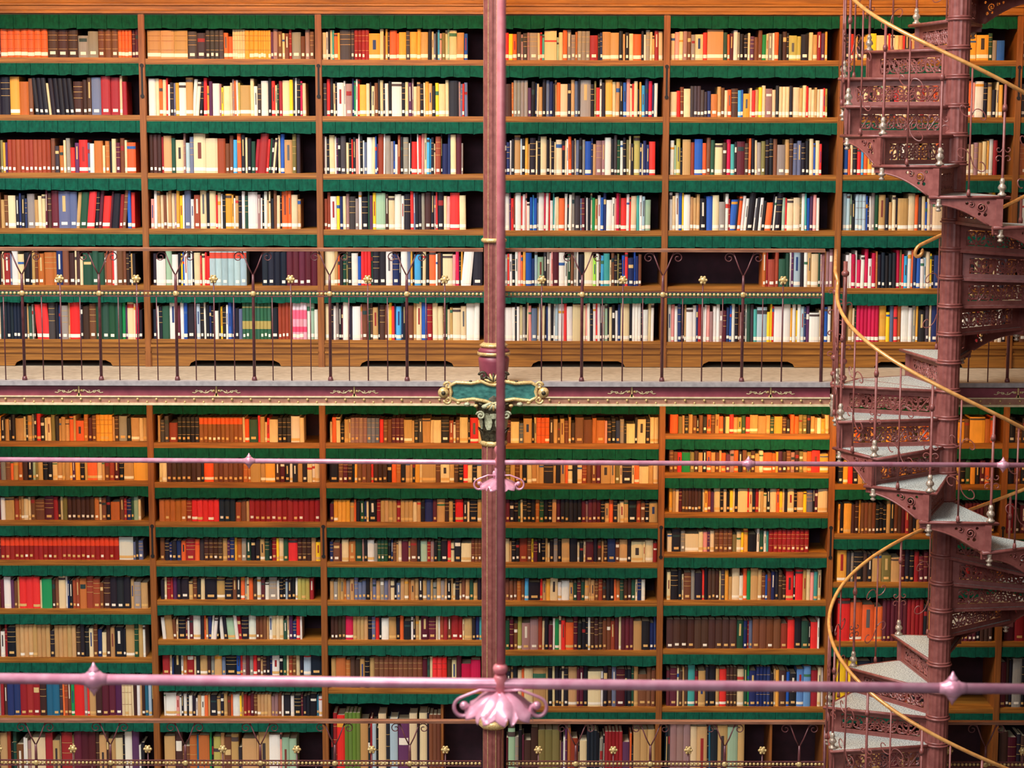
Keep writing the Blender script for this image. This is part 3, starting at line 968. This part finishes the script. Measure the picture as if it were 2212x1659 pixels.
pc = lambda y: P(1067, y, CY).z
b = MB(); fluted(b, 0.073, pc(519), 3.1); Lc(b, 'upper_shaft')
b = MB(); fluted(b, 0.068, pc(745), pc(519)); Lc(b, 'pedestal_shaft')
b = MB(); b.lathe([(0.07, pc(524)), (0.086, pc(521)), (0.086, pc(517)), (0.076, pc(514))], 'gold', (CX, CY, 0), 28); Lc(b, 'gilt_ring')
b = MB()
b.lathe([(0.075, pc(752)), (0.09, pc(748)), (0.098, pc(745)), (0.085, pc(742)), (0.07, pc(739))], 'gold', (CX, CY, 0), 28)
Lc(b, 'gilt_ring')
b = MB()
b.lathe([(0.088, pc(826)), (0.095, pc(805)), (0.104, pc(780)), (0.104, pc(772)), (0.085, pc(768)), (0.095, pc(762)), (0.11, pc(758)), (0.095, pc(752)), (0.075, pc(749))], 'girder', (CX, CY, 0), 28)
b.lathe([(0.09, pc(768)), (0.112, pc(765)), (0.112, pc(760)), (0.09, pc(757))], 'gold', (CX, CY, 0), 28)
Lc(b, 'base_moulding')
# capital: bell with two tiers of leaves
b = MB()
b.lathe([(0.083, pc(956)), (0.083, pc(935)), (0.09, pc(905)), (0.12, pc(884)), (0.13, pc(872)), (0.10, pc(826))], 'bronze', (CX, CY, 0), 24)
rnd = random.Random(4)
for tier, (zz0, hh, rr, nn, mt) in enumerate(((pc(952), 0.10, 0.086, 10, 'bronze'), (pc(925), 0.13, 0.094, 8, 'patina'), (pc(900), 0.12, 0.11, 8, 'patina'))):
    for k in range(nn):
        a = 2 * PI * (k + 0.5 * (tier % 2)) / nn - PI / 2
        ca, sa = math.cos(a), math.sin(a)
        rows_ = []
        for j in range(6):
            t = j / 5
            wv = 0.026 * math.sin(PI * min(t * 0.85 + 0.12, 1)) + 0.003
            out = rr + 0.012 * t + 0.05 * max(0, t - 0.55) ** 1.2
            zz = zz0 + hh * t - (0.03 * max(0, t - 0.8) * 5 * 0.4)
            rows_.append([(CX + ca * (out - 0.004 * abs(s)) - sa * s * wv, CY + sa * (out - 0.004 * abs(s)) + ca * s * wv, zz) for s in (-1, 0, 1)])
        vs = [p for rw in rows_ for p in rw] + [(p[0] - ca * 0.006, p[1] - sa * 0.006, p[2]) for rw in rows_ for p in rw]
        fs = []
        for j in range(5):
            for i in range(2):
                q = j * 3 + i
                fs += [(q, q + 1, q + 4, q + 3), (q + 18, q + 21, q + 22, q + 19)]
            for i in (0, 2):
                q = j * 3 + i
                fs.append((q, q + 3, q + 21, q + 18))
        fs.append((15, 16, 17, 35, 34, 33))
        b.add(vs, fs, mt)
for s in (-1, 1):
    pts = [(CX + s * px_, CY - 0.1, pz) for px_, _, pz in spiral(0.088, pc(893), 0.03, 0.006, 0.2, PI * 3, 18)]
    b.tube(pts, 0.008, 'patina', 6)
    pts = [(CX + s * px_, CY - 0.1, pz) for px_, _, pz in spiral(0.072, pc(808), 0.03, 0.006, 0.2, PI * 2.6, 18)]
    b.tube(pts, 0.009, 'bronze', 6)
Lc(b, 'leaf_capital')
b = MB(); b.lathe([(0.083, pc(962)), (0.094, pc(958)), (0.094, pc(953)), (0.084, pc(950))], 'gold', (CX, CY, 0), 28); Lc(b, 'gilt_ring')
b = MB(); fluted(b, 0.083, pc(1560), pc(957)); Lc(b, 'lower_shaft')
b = MB(); b.lathe([(0.084, pc(1570)), (0.104, pc(1564)), (0.104, pc(1557)), (0.088, pc(1552))], 'gold', (CX, CY, 0), 28); Lc(b, 'gilt_ring')
b = MB(); fluted(b, 0.074, -6.7, pc(1560)); Lc(b, 'lower_pedestal_shaft')
# cartouche on the front of the column
CYF = CY - 0.115
cf = lambda x, y: (P(x, y, CYF).x, P(x, y, CYF).z)
cart = [(972, 833), (985, 826), (1018, 828), (1040, 824), (1055, 830), (1066, 832), (1077, 830), (1092, 824), (1114, 828), (1147, 826), (1160, 833),
        (1157, 846), (1160, 858), (1145, 866), (1110, 862), (1085, 866), (1066, 873), (1047, 866), (1022, 862), (987, 866), (972, 858), (975, 846)]
cp = [cf(*q) for q in cart]
b = MB(); b.prism(cp, CYF, CYF + 0.035, 'teal'); ct = Lc(b, 'cartouche')
b = MB()
b.tube([(x, CYF - 0.004, z) for x, z in cp], 0.0125, 'gold', 8, closed=True)
for px in (958, 1174):
    x, z = cf(px, 848)
    b.lathe([(0.012, CYF - 0.03), (0.030, CYF - 0.024), (0.038, CYF - 0.005), (0.034, CYF + 0.03)], 'gold', (x, 0, z), 18, axis='Y')
    b.lathe([(0.004, CYF - 0.036), (0.014, CYF - 0.034), (0.016, CYF - 0.026)], 'bronze', (x, 0, z), 12, axis='Y')
    s = -1 if px < 1066 else 1
    for dz in (-0.052, 0.05):
        pts = [(x + s * (px_), CYF - 0.006, z + dz * 0.6 + pz) for px_, _, pz in spiral(-0.03, dz * 0.35, 0.028, 0.006, 0, PI * 2.4 * (1 if dz > 0 else -1), 14)]
        b.tube(pts, 0.0095, 'gold', 6)
for i in range(9):                       # leafy garland below and above
    t = i / 8
    x, z = cf(990 + 152 * t, 870 + 9 * math.sin(PI * t))
    if abs(t - 0.5) > 0.08:
        b.ball((x, CYF - 0.004, z), 0.016 + 0.006 * (i % 2), 'patina' if i % 2 else 'gold', 8, 6, 0.7)
    x, z = cf(1000 + 132 * t, 825 - 3 * math.sin(PI * t))
    b.ball((x, CYF - 0.002, z), 0.012, 'bronze' if i % 2 else 'gold', 8, 6, 0.7)
Lc(b, 'gilt_frame', ct)
b = MB()
x, z = cf(1066, 816)
for k in range(-3, 4):                   # crest
    a = PI / 2 + k * 0.42
    b.tube([(x, CYF, z - 0.03), (x + 0.03 * math.cos(a), CYF - 0.012, z - 0.03 + 0.03 * math.sin(a)), (x + 0.062 * math.cos(a), CYF - 0.002, z - 0.03 + 0.062 * math.sin(a))],
           [0.01, 0.012, 0.005], 'gold' if k % 2 else 'bronze', 6)
x, z = cf(1066, 876)
for k in range(-3, 4):                   # shell
    a = -PI / 2 + k * 0.4
    b.tube([(x, CYF, z + 0.02), (x + 0.035 * math.cos(a), CYF - 0.014, z + 0.02 + 0.03 * math.sin(a)), (x + 0.07 * math.cos(a), CYF - 0.004, z + 0.02 + 0.055 * math.sin(a))],
           [0.01, 0.013, 0.008], 'patina' if k % 2 else 'gold', 6)
Lc(b, 'crest_and_shell', ct)


# ------------------------------------------------------------------ tie rods with hanging crossing pieces
def tie_rod(Y, yl, yr, knobs, xc, ycross, label, r, flower_y, fs, hang_r, ball, sq=1.0):
    a, c = P(-250, yl, Y), P(W + 250, yr, Y)
    xcr = P(xc, ycross, Y).x
    t = (xcr - a.x) / (c.x - a.x)
    z = a.z + (c.z - a.z) * t
    root = thing('tie_rod', (xcr, Y, z), label, 'tie rod', 'rose painted iron tie rods')

    def L(mb, nm, par=root):
        mb.v = [(p - xcr, q - Y, s - z) for p, q, s in mb.v]
        return mb.build(nm, par)
    b = MB(); b.tube([a, c], r, 'rose', 16); L(b, 'rod')
    for k in knobs:
        x = P(k, ycross, Y).x
        zz = a.z + (c.z - a.z) * (x - a.x) / (c.x - a.x)
        b = MB()
        q = r * 1.0
        b.lathe([(q, -2.6 * q), (q * 1.15, -1.6 * q), (q * 1.7, -0.9 * q), (q * 2.0, 0), (q * 1.7, 0.9 * q), (q * 1.15, 1.6 * q), (q, 2.6 * q)], 'rose', (x, Y, zz), 16, axis='X')
        for s in (-1, 1):
            b.lathe([(q * 1.3, 1.2 * q * s), (q * 0.75, 2.1 * q * s), (q * 0.42, 2.5 * q * s), (q * 0.1, 3.2 * q * s)], 'rose', (x, Y, zz), 12)
        L(b, 'knob')
    # vertical hanger
    b = MB(); b.tube([(xcr, Y, z + ball), (xcr, Y, 3.4)], hang_r, 'hanger', 14); L(b, 'hanger')
    b = MB()
    h = hang_r
    b.lathe([(h * 1.5, z - 2.4 * r), (h * 1.5, z + 1.2 * r), (h * 1.1, z + 1.9 * r), (h * 1.0, z + ball * 0.45), (h * 1.5, z + ball * 0.62), (h * 1.75, z + ball * 0.78), (h * 1.45, z + ball * 0.93), (h * 1.0, z + ball)],
            'hanger', (xcr, Y, 0), 20)
    L(b, 'finial')
    # acanthus rosette below the crossing
    zf = P(xc, flower_y, Y).z
    b = MB()
    R0 = fs
    for k in range(8):
        an = 2 * PI * k / 8 - PI / 2 + 0.22
        ca, sa = math.cos(an), math.sin(an)
        rows_ = []
        for j in range(9):
            t = j / 8
            wv = R0 * 0.33 * math.sin(PI * (0.16 + 0.72 * t)) * (1.1 - 0.25 * t)
            if j == 8:
                wv *= 0.72
            rad = R0 * (0.14 + 0.66 * t)
            zz = zf + R0 * sq * ((0.26 - 0.08 * t - 0.40 * t * t) + (0.1 * max(0, t - 0.8) * 5))
            rows_.append([(xcr + ca * rad - sa * s * wv, Y + sa * rad + ca * s * wv, zz + R0 * (0.12 * (1 - abs(s)) - 0.08 * abs(s))) for s in (-1, -0.5, 0, 0.5, 1)])
        vs = [p for rw in rows_ for p in rw] + [(p[0], p[1], p[2] - R0 * 0.03) for rw in rows_ for p in rw]
        n5 = 45
        fs2 = []
        for j in range(8):
            for i in range(4):
                q = j * 5 + i
                fs2 += [(q, q + 1, q + 6, q + 5), (q + n5, q + 5 + n5, q + 6 + n5, q + 1 + n5)]
            for i in (0, 4):
                q = j * 5 + i
                fs2.append((q, q + 5, q + 5 + n5, q + n5))
        fs2.append((40, 41, 42, 43, 44, 89, 88, 87, 86, 85))
        b.add(vs, fs2, 'rose', True)
    b.lathe([(h * 1.5, z - 2.0 * r), (h * 1.7, zf + R0 * 0.34), (h * 1.4, zf + R0 * 0.1), (R0 * 0.12, zf - R0 * 0.05), (R0 * 0.14, zf - R0 * 0.12 * sq), (0.004, zf - R0 * 0.2 * sq)], 'rose', (xcr, Y, 0), 16)
    L(b, 'leaf_rosette')
    for s in (-1, 1):
        b = MB()
        pts = [(xcr + s * R0 * 0.08, Y - R0 * 0.1, zf + R0 * 0.4), (xcr + s * R0 * 0.45, Y - R0 * 0.12, zf + R0 * 0.42), (xcr + s * R0 * 0.75, Y - R0 * 0.12, zf + R0 * 0.3)]
        pts += [(xcr + s * px_, Y - R0 * 0.12, pz) for px_, _, pz in spiral(R0 * 0.8, zf + R0 * 0.0, R0 * 0.26, R0 * 0.07, PI * 0.42, -PI * 1.5, 18)]
        b.tube(pts, [R0 * 0.03 + R0 * 0.035 * (i / len(pts)) for i in range(len(pts))], 'rose', 8)
        b.ball(pts[-1], R0 * 0.1, 'rose', 10, 8)
        b.lathe([(R0 * 0.03, zf + R0 * 0.3), (R0 * 0.08, zf + R0 * 0.4), (R0 * 0.07, zf + R0 * 0.52), (R0 * 0.03, zf + R0 * 0.58)], 'rose', (xcr + s * R0 * 0.2, Y, 0), 10)
        L(b, 'scroll_arm')
    return root


tie_rod(11.4, 991.5, 1006, (538, 1617, 2167), 1078, 998, 'thin pink tie rod crossing above the lower shelves, the farther of two', 0.0150, 1047, 0.145, 0.017, 0.10, 0.62)
tie_rod(7.0, 1463, 1491, (203, 2058), 1081, 1477, 'thick pink tie rod crossing near bottom, the nearer of two', 0.0200, 1527, 0.168, 0.0165, 0.075)
# ------------------------------------------------------------------ spiral staircase
YN = 12.42
NX = P(2052, 700, YN).x
R = 0.725
DPH = math.radians(30)
RISE = 0.181
Z_LAND = 0.055                    # landing, level with the gallery walkway
PH0 = math.radians(264)           # middle of the upper flight's tread that faces the hall
UPF = list(range(-9, 7))          # steps of the upper flight, counted downwards
LOF = list(range(1, 20))          # steps of the lower flight
SEC = [(PH0 + j * DPH, Z_LAND + (7 - j) * RISE) for j in UPF]
LAND0 = PH0 + 6.5 * DPH           # the landing spans sixty degrees
SEC += [(LAND0 + 0.5 * DPH, Z_LAND), (LAND0 + 1.5 * DPH, Z_LAND - 0.0005)]
SEC += [(LAND0 + (1.5 + j) * DPH, Z_LAND - j * RISE) for j in LOF]
stair = thing('spiral_staircase', (NX, YN, -6.7), 'oxblood cast iron spiral staircase with pierced risers and brass handrail', 'staircase')
ZL = 6.7


def Ls(mb, nm, par=stair):
    return mb.build(nm, par)


# local space: origin at the newel foot; z measured from -6.7
# newel, a drum for every step
drums = [Z_LAND + j * RISE for j in range(16, -21, -1)]
for z in drums:
    z += ZL
    b = MB()
    b.lathe([(0.072, z - RISE + 0.002), (0.072, z - 0.012)], 'iron', n=32, rib=0.045)
    b.lathe([(0.072, z - 0.014), (0.083, z - 0.010), (0.083, z - 0.002), (0.073, z + 0.002)], 'iron', n=28)
    b.lathe([(0.072, z - RISE + 0.002), (0.077, z - RISE + 0.01), (0.072, z - RISE + 0.018)], 'iron', n=28)
    Ls(b, 'newel_drum')
b = MB(); b.lathe([(0.06, 0.0), (0.06, drums[0] + ZL)], 'iron', n=20); Ls(b, 'newel_core')

# one step in its own space: its middle line points along +X, tread top at z = 0
ha = DPH / 2
ov = math.radians(3.2)
RC = R * math.cos(ha)


def pol(r, a):
    return (r * math.cos(a), r * math.sin(a))


def chord(u):                     # u along the outer edge, 0 at the upper neighbour side (-ha), L at the lower side (+ha)
    p, q = Vector(pol(R, -ha - ov)), Vector(pol(R, ha + ov * 0.2))
    L = (q - p).length
    d = (q - p) / L
    nrm = Vector((d.y, -d.x))
    return p, d, L, nrm


p0, dch, LC, nch = chord(0)
b = MB()
# tread with nosing; outline anticlockwise
ot = [pol(0.06, -ha - 0.3), pol(R + 0.02, -ha - ov), pol(R + 0.02, ha + ov), pol(0.06, ha + 0.3)]
# shift the lower edge forward for the nosing
nz_dir = Vector(pol(1, ha + PI / 2))
ot[2] = (ot[2][0] + nz_dir.x * 0.012, ot[2][1] + nz_dir.y * 0.012)
ot[3] = (ot[3][0] + nz_dir.x * 0.012, ot[3][1] + nz_dir.y * 0.012)
vs = [(x, y, z) for z in (-0.018, 0) for x, y in ot]
b.add(vs, [(3, 2, 1, 0), (0, 1, 5, 4), (1, 2, 6, 5), (2, 3, 7, 6), (3, 0, 4, 7)], 'iron')
cx = sum(p[0] for p in ot) / 4; cy = sum(p[1] for p in ot) / 4
ins = [(x + (cx - x) * 0.045, y + (cy - y) * 0.045, 0.0) for x, y in ot]
b.add([(x, y, 0) for x, y in ot] + ins, [(i, (i + 1) % 4, (i + 1) % 4 + 4, i + 4) for i in range(4)], 'iron')
b.add(ins, [(0, 1, 2, 3)], 'tread')
# nosing roll along front and outer edge
b.tube([(ot[3][0], ot[3][1], -0.009), (ot[2][0], ot[2][1], -0.009), (ot[1][0], ot[1][1], -0.009)], 0.0105, 'iron', 8)
tread0 = b.build('tread')

# riser below the lower front edge: pierced panel with scrollwork, from newel to outer edge
ra = ha - 0.01
rdir = Vector(pol(1, ra)); rn = Vector(pol(1, ra + PI / 2))
r0_, r1_ = 0.062, R - 0.005


def rfn(x, y, z):                 # x radial, y thickness, z up
    return (rdir.x * x + rn.x * y, rdir.y * x + rn.y * y, z)


zt, zb = -0.018, -RISE
wx0, wx1, wz0, wz1 = r0_ + 0.05, r1_ - 0.085, zb + 0.028, zt - 0.036
b = MB()
b.plate([(r0_, zb), (r1_, zb), (r1_, zt), (r0_, zt)], [[(wx0, wz0), (wx0, wz1), (wx1, wz1), (wx1, wz0)]], -0.006, 0.006, 'iron', rfn)
b.plate([(r0_, zb), (r1_, zb), (r1_, zb + 0.012), (r0_, zb + 0.012)], [], 0.006, 0.012, 'iron', rfn)
nc = 7
cwid = (wx1 - wx0) / nc
zm = (wz0 + wz1) / 2
for i in range(nc):
    cx = wx0 + (i + 0.5) * cwid
    s = 1 if i % 2 else -1
    for (dx, dz, q, a0) in ((-0.25, 0.22, 1, 0), (0.25, 0.24, -1, PI), (-0.25, -0.24, -1, 0), (0.25, -0.22, 1, PI)):
        hc = (wz1 - wz0)
        pts = [rfn(x_, 0, z_) for x_, _, z_ in spiral(cx + dx * cwid, zm + dz * hc, 0.021, 0.004, a0 + i, a0 + i + q * 5.6, 12)]
        b.tube(pts, 0.0062, 'iron', 4, smooth=False)
    b.tube([rfn(cx + cwid * 0.5 * math.cos(t * PI / 5 * s), 0, zm + (wz1 - wz0) * 0.42 * math.sin(t * PI / 5)) for t in range(11)], 0.0055, 'iron', 4, smooth=False)
    b.tube([rfn(cx - s * cwid * 0.5, 0, wz0), rfn(cx, 0, zm), rfn(cx + s * cwid * 0.5, 0, wz1)], 0.006, 'iron', 4, smooth=False)
riser0 = b.build('pierced_riser', tread0)

# outer bracket: deep under the lower front corner, scooped away towards the upper side
pts = []
for j in range(13):
    t = j / 12
    u = LC * (0.98 - 0.80 * t) - 0.03
    v = -RISE * (1 - t) ** 1.0 * (0.98) - 0.045 * t + 0.028 * math.sin(PI * t)
    pts.append((u - 0.03, v))
outer = [(0, -0.018), (0, -0.05), (0.03, -0.05)] + pts[::-1] + [(LC - 0.035, -RISE), (LC, -RISE), (LC, -0.018)]


def bfn(u, y, z):
    q = p0 + dch * u + nch * y
    return (q.x, q.y, z)


def circ(u, v, r, n=10):
    return [(u + r * math.cos(2 * PI * i / n), v + r * math.sin(2 * PI * i / n)) for i in range(n)]


holes = [circ(LC - 0.115, -0.07, 0.026), circ(LC - 0.165, -0.052, 0.014, 8), circ(LC - 0.20, -0.045, 0.010, 8), circ(LC - 0.09, -0.112, 0.012, 8), circ(LC - 0.125, -0.108, 0.010, 8), circ(LC - 0.075, -0.04, 0.010, 8)]
b = MB()
b.plate(outer, holes, -0.006, 0.006, 'iron', bfn)
sp = [bfn(x_, 0.008, z_) for x_, _, z_ in spiral(LC - 0.115, -0.07, 0.032, 0.006, -1, PI * 3.2, 18)]
b.tube(sp, 0.0045, 'iron', 5)
sp = [bfn(x_, 0.008, z_) for x_, _, z_ in spiral(LC - 0.175, -0.052, 0.020, 0.004, 2, 2 - PI * 2.4, 14)]
b.tube(sp, 0.004, 'iron', 5)
b.tube([bfn(x_, 0.004, z_) for x_, z_ in pts], 0.0065, 'iron', 6)
b.plate([(LC - 0.028, -RISE), (LC + 0.012, -RISE), (LC + 0.012, -0.018), (LC - 0.028, -0.018)], [], -0.02, 0.014, 'iron', bfn)
brk0 = b.build('stringer_bracket', tread0)

HR = 0.775                          # handrail above the line of the nosings


def zline(ph):                     # nosing line as a continuous function of the angle
    if ph <= LAND0:
        return Z_LAND + RISE + (LAND0 - ph) / DPH * RISE - RISE * 0.5 + ZL
    return Z_LAND - RISE * 0.5 - max(0.0, (ph - LAND0 - 2 * DPH)) / DPH * RISE + ZL


RB = R - 0.005
# baluster prototypes (origin on tread top)
b = MB()
b.tube([(0, 0, -0.02), (0, 0, 0.30), (0, 0, HR + RISE * 0.46)], [0.0095, 0.0085, 0.0085], 'iron', 8)
b.lathe([(0.013, HR - 0.09), (0.016, HR - 0.07), (0.011, HR - 0.05)], 'iron', n=10)
balA = b.build('main_baluster')
b = MB()
b.lathe([(r_, z_ + RISE) for r_, z_ in ((0.026, 0.0), (0.026, 0.012), (0.015, 0.02), (0.014, 0.034), (0.024, 0.042), (0.026, 0.052), (0.020, 0.064), (0.012, 0.074), (0.016, 0.082), (0.015, 0.092), (0.0085, 0.108))], 'pewter', n=14)
knA = b.build('turned_base', balA)
b = MB()
b.lathe([(0.006, -0.096), (0.015, -0.092), (0.018, -0.085), (0.010, -0.077), (0.012, -0.070), (0.023, -0.064), (0.023, -0.056), (0.013, -0.048), (0.015, -0.030), (0.015, -0.020)], 'pewter', n=14)
pdA = b.build('pendant', balA)
b = MB()
for s in (-1, 1):                  # little scrolls part way up the post
    for (zc_, rr, dd) in ((0.40, 0.028, 1), (0.46, 0.022, -1)):
        b.tube([(0, s * x_, z_) for x_, _, z_ in spiral(0.030, zc_, rr, 0.006, PI, PI - dd * 5.2, 12)], 0.0034, 'iron', 5, smooth=False)
scA = b.build('scroll', balA)
b = MB()
b.tube([(0, 0, 0.0), (0, 0, HR - 0.01)], 0.0062, 'iron', 6)
b.lathe([(0.012, 0.0), (0.012, 0.02), (0.007, 0.04)], 'iron', n=8)
balB = b.build('plain_baluster')
used = set()


def use(o):
    if o.name in used:
        return dup(o)
    used.add(o.name)
    return o


for q, (ph, z) in enumerate(SEC):
    z += ZL
    t = use(tread0)
    t.parent = stair
    t.location = (0, 0, z)
    t.rotation_euler = (0, 0, ph)
    if abs(z - ZL - Z_LAND) < 0.01:    # open side towards the gallery
        if q == len(UPF):              # no riser inside the landing
            for ch in list(t.children):
                if 'riser' in ch.name:
                    bpy.data.objects.remove(ch)
        continue
    m = use(balA)
    m.parent = stair
    a = ph - ha + 0.02
    m.location = (RB * math.cos(a), RB * math.sin(a), z)
    m.rotation_euler = (0, 0, a)
    for f, src in ((0.5, balB),):
        a = ph - ha + DPH * f
        m = use(src)
        m.parent = stair
        m.location = (RB * math.cos(a), RB * math.sin(a), z)


def helix(a0, a1, hz, n):
    return [((RB) * math.cos(a0 + (a1 - a0) * i / n), (RB) * math.sin(a0 + (a1 - a0) * i / n), zline(a0 + (a1 - a0) * i / n) + hz) for i in range(n + 1)]


# brass handrails: upper flight ends in a curl at the gallery, lower flight begins with one
for (a0, a1, curl) in ((SEC[0][0] - ha, LAND0 - 0.15 * DPH, 'end'), (LAND0 + 2.2 * DPH, SEC[-1][0] + ha, 'start')):
    pts = [Vector(p) for p in helix(a0, a1, HR - 0.005, 150)]
    def curl_pts(p, d):
        side = Vector((p.x, p.y, 0)).normalized()
        out = []
        for i in range(1, 13):
            an = i / 12 * PI * 1.7
            rr = 0.045 * (1 - i / 18)
            out.append(p + d * (rr * math.sin(an)) + Vector((0, 0, -1)) * (0.045 - rr * math.cos(an)))
        return out
    if curl == 'end':
        pts += curl_pts(pts[-1], (pts[-1] - pts[-2]).normalized())
    else:
        e = Vector((P(1806, 541, YG + 0.03).x - NX, YG + 0.03 - YN, ZHU - 0.012 + ZL))
        e2 = pts[0] + Vector((-0.012, 0.03, 0.10))
        pts = [e, e.lerp(e2, 0.35) + Vector((0, 0, 0.008)), e.lerp(e2, 0.7) + Vector((0.0, 0, 0.008)), e2, pts[0] + Vector((0.004, 0.012, 0.04))] + pts
    b = MB(); b.tube(pts, 0.0125, 'brass', 10); Ls(b, 'handrail')

# pair of ornate landing posts where the flight leaves the gallery
for (px, Yp, ztop_) in ((1803, 12.95, 0.72), (1822, 12.72, 0.86)):
    p = P(px, 760, Yp)
    b = MB()
    xx, yy = p.x - NX, Yp - YN
    b.tube([(xx, yy, ZL - 0.05), (xx, yy, ZL + ztop_)], 0.014, 'iron', 10)
    for zz in (0.02, 0.09, 0.20, ztop_ - 0.08):
        b.lathe([(0.014, ZL + zz - 0.02), (0.026, ZL + zz - 0.008), (0.026, ZL + zz + 0.008), (0.014, ZL + zz + 0.02)], 'iron', (xx, yy, 0), 12)
    for i in range(7):
        s = 1 if i % 2 else -1
        b.tube([(xx + s * x_, yy, z_) for x_, _, z_ in spiral(0.034, ZL + 0.22 + i * 0.07, 0.026, 0.006, PI, PI - 5, 12)], 0.004, 'iron', 5, smooth=False)
    Ls(b, 'landing_post')
    b = MB()
    b.lathe([(0.024, ZL - 0.20), (0.018, ZL - 0.16), (0.028, ZL - 0.12), (0.018, ZL - 0.08), (0.026, ZL - 0.05)], 'pewter', (xx, yy, 0), 14)
    Ls(b, 'pendant')

# scroll fretwork between the balusters
for s_, zc_, rr in ((1, 0.22, 0.055), (-1, 0.50, 0.05)):
    b = MB()
    for i_ in (0, 1):
        pp = []
        for x_, _, z_ in spiral(0, 0, rr, 0.008, PI * i_, PI * i_ + s_ * 5.4, 16):
            a = ((rr if i_ else -rr) + x_) / RB
            pp.append((RB * math.cos(a), RB * math.sin(a), zc_ + z_ - a * RISE / DPH))
        b.tube(pp, 0.0036, 'iron', 5, smooth=False)
    fr0 = b.build('scrollwork')
    for q, (ph, z) in enumerate(SEC):
        if abs(z - Z_LAND) < 0.01:
            continue
        f = use(fr0)
        f.parent = stair
        a = ph - ha + DPH * 0.53
        f.location = (0, 0, zline(a))
        f.rotation_euler = (0, 0, a)
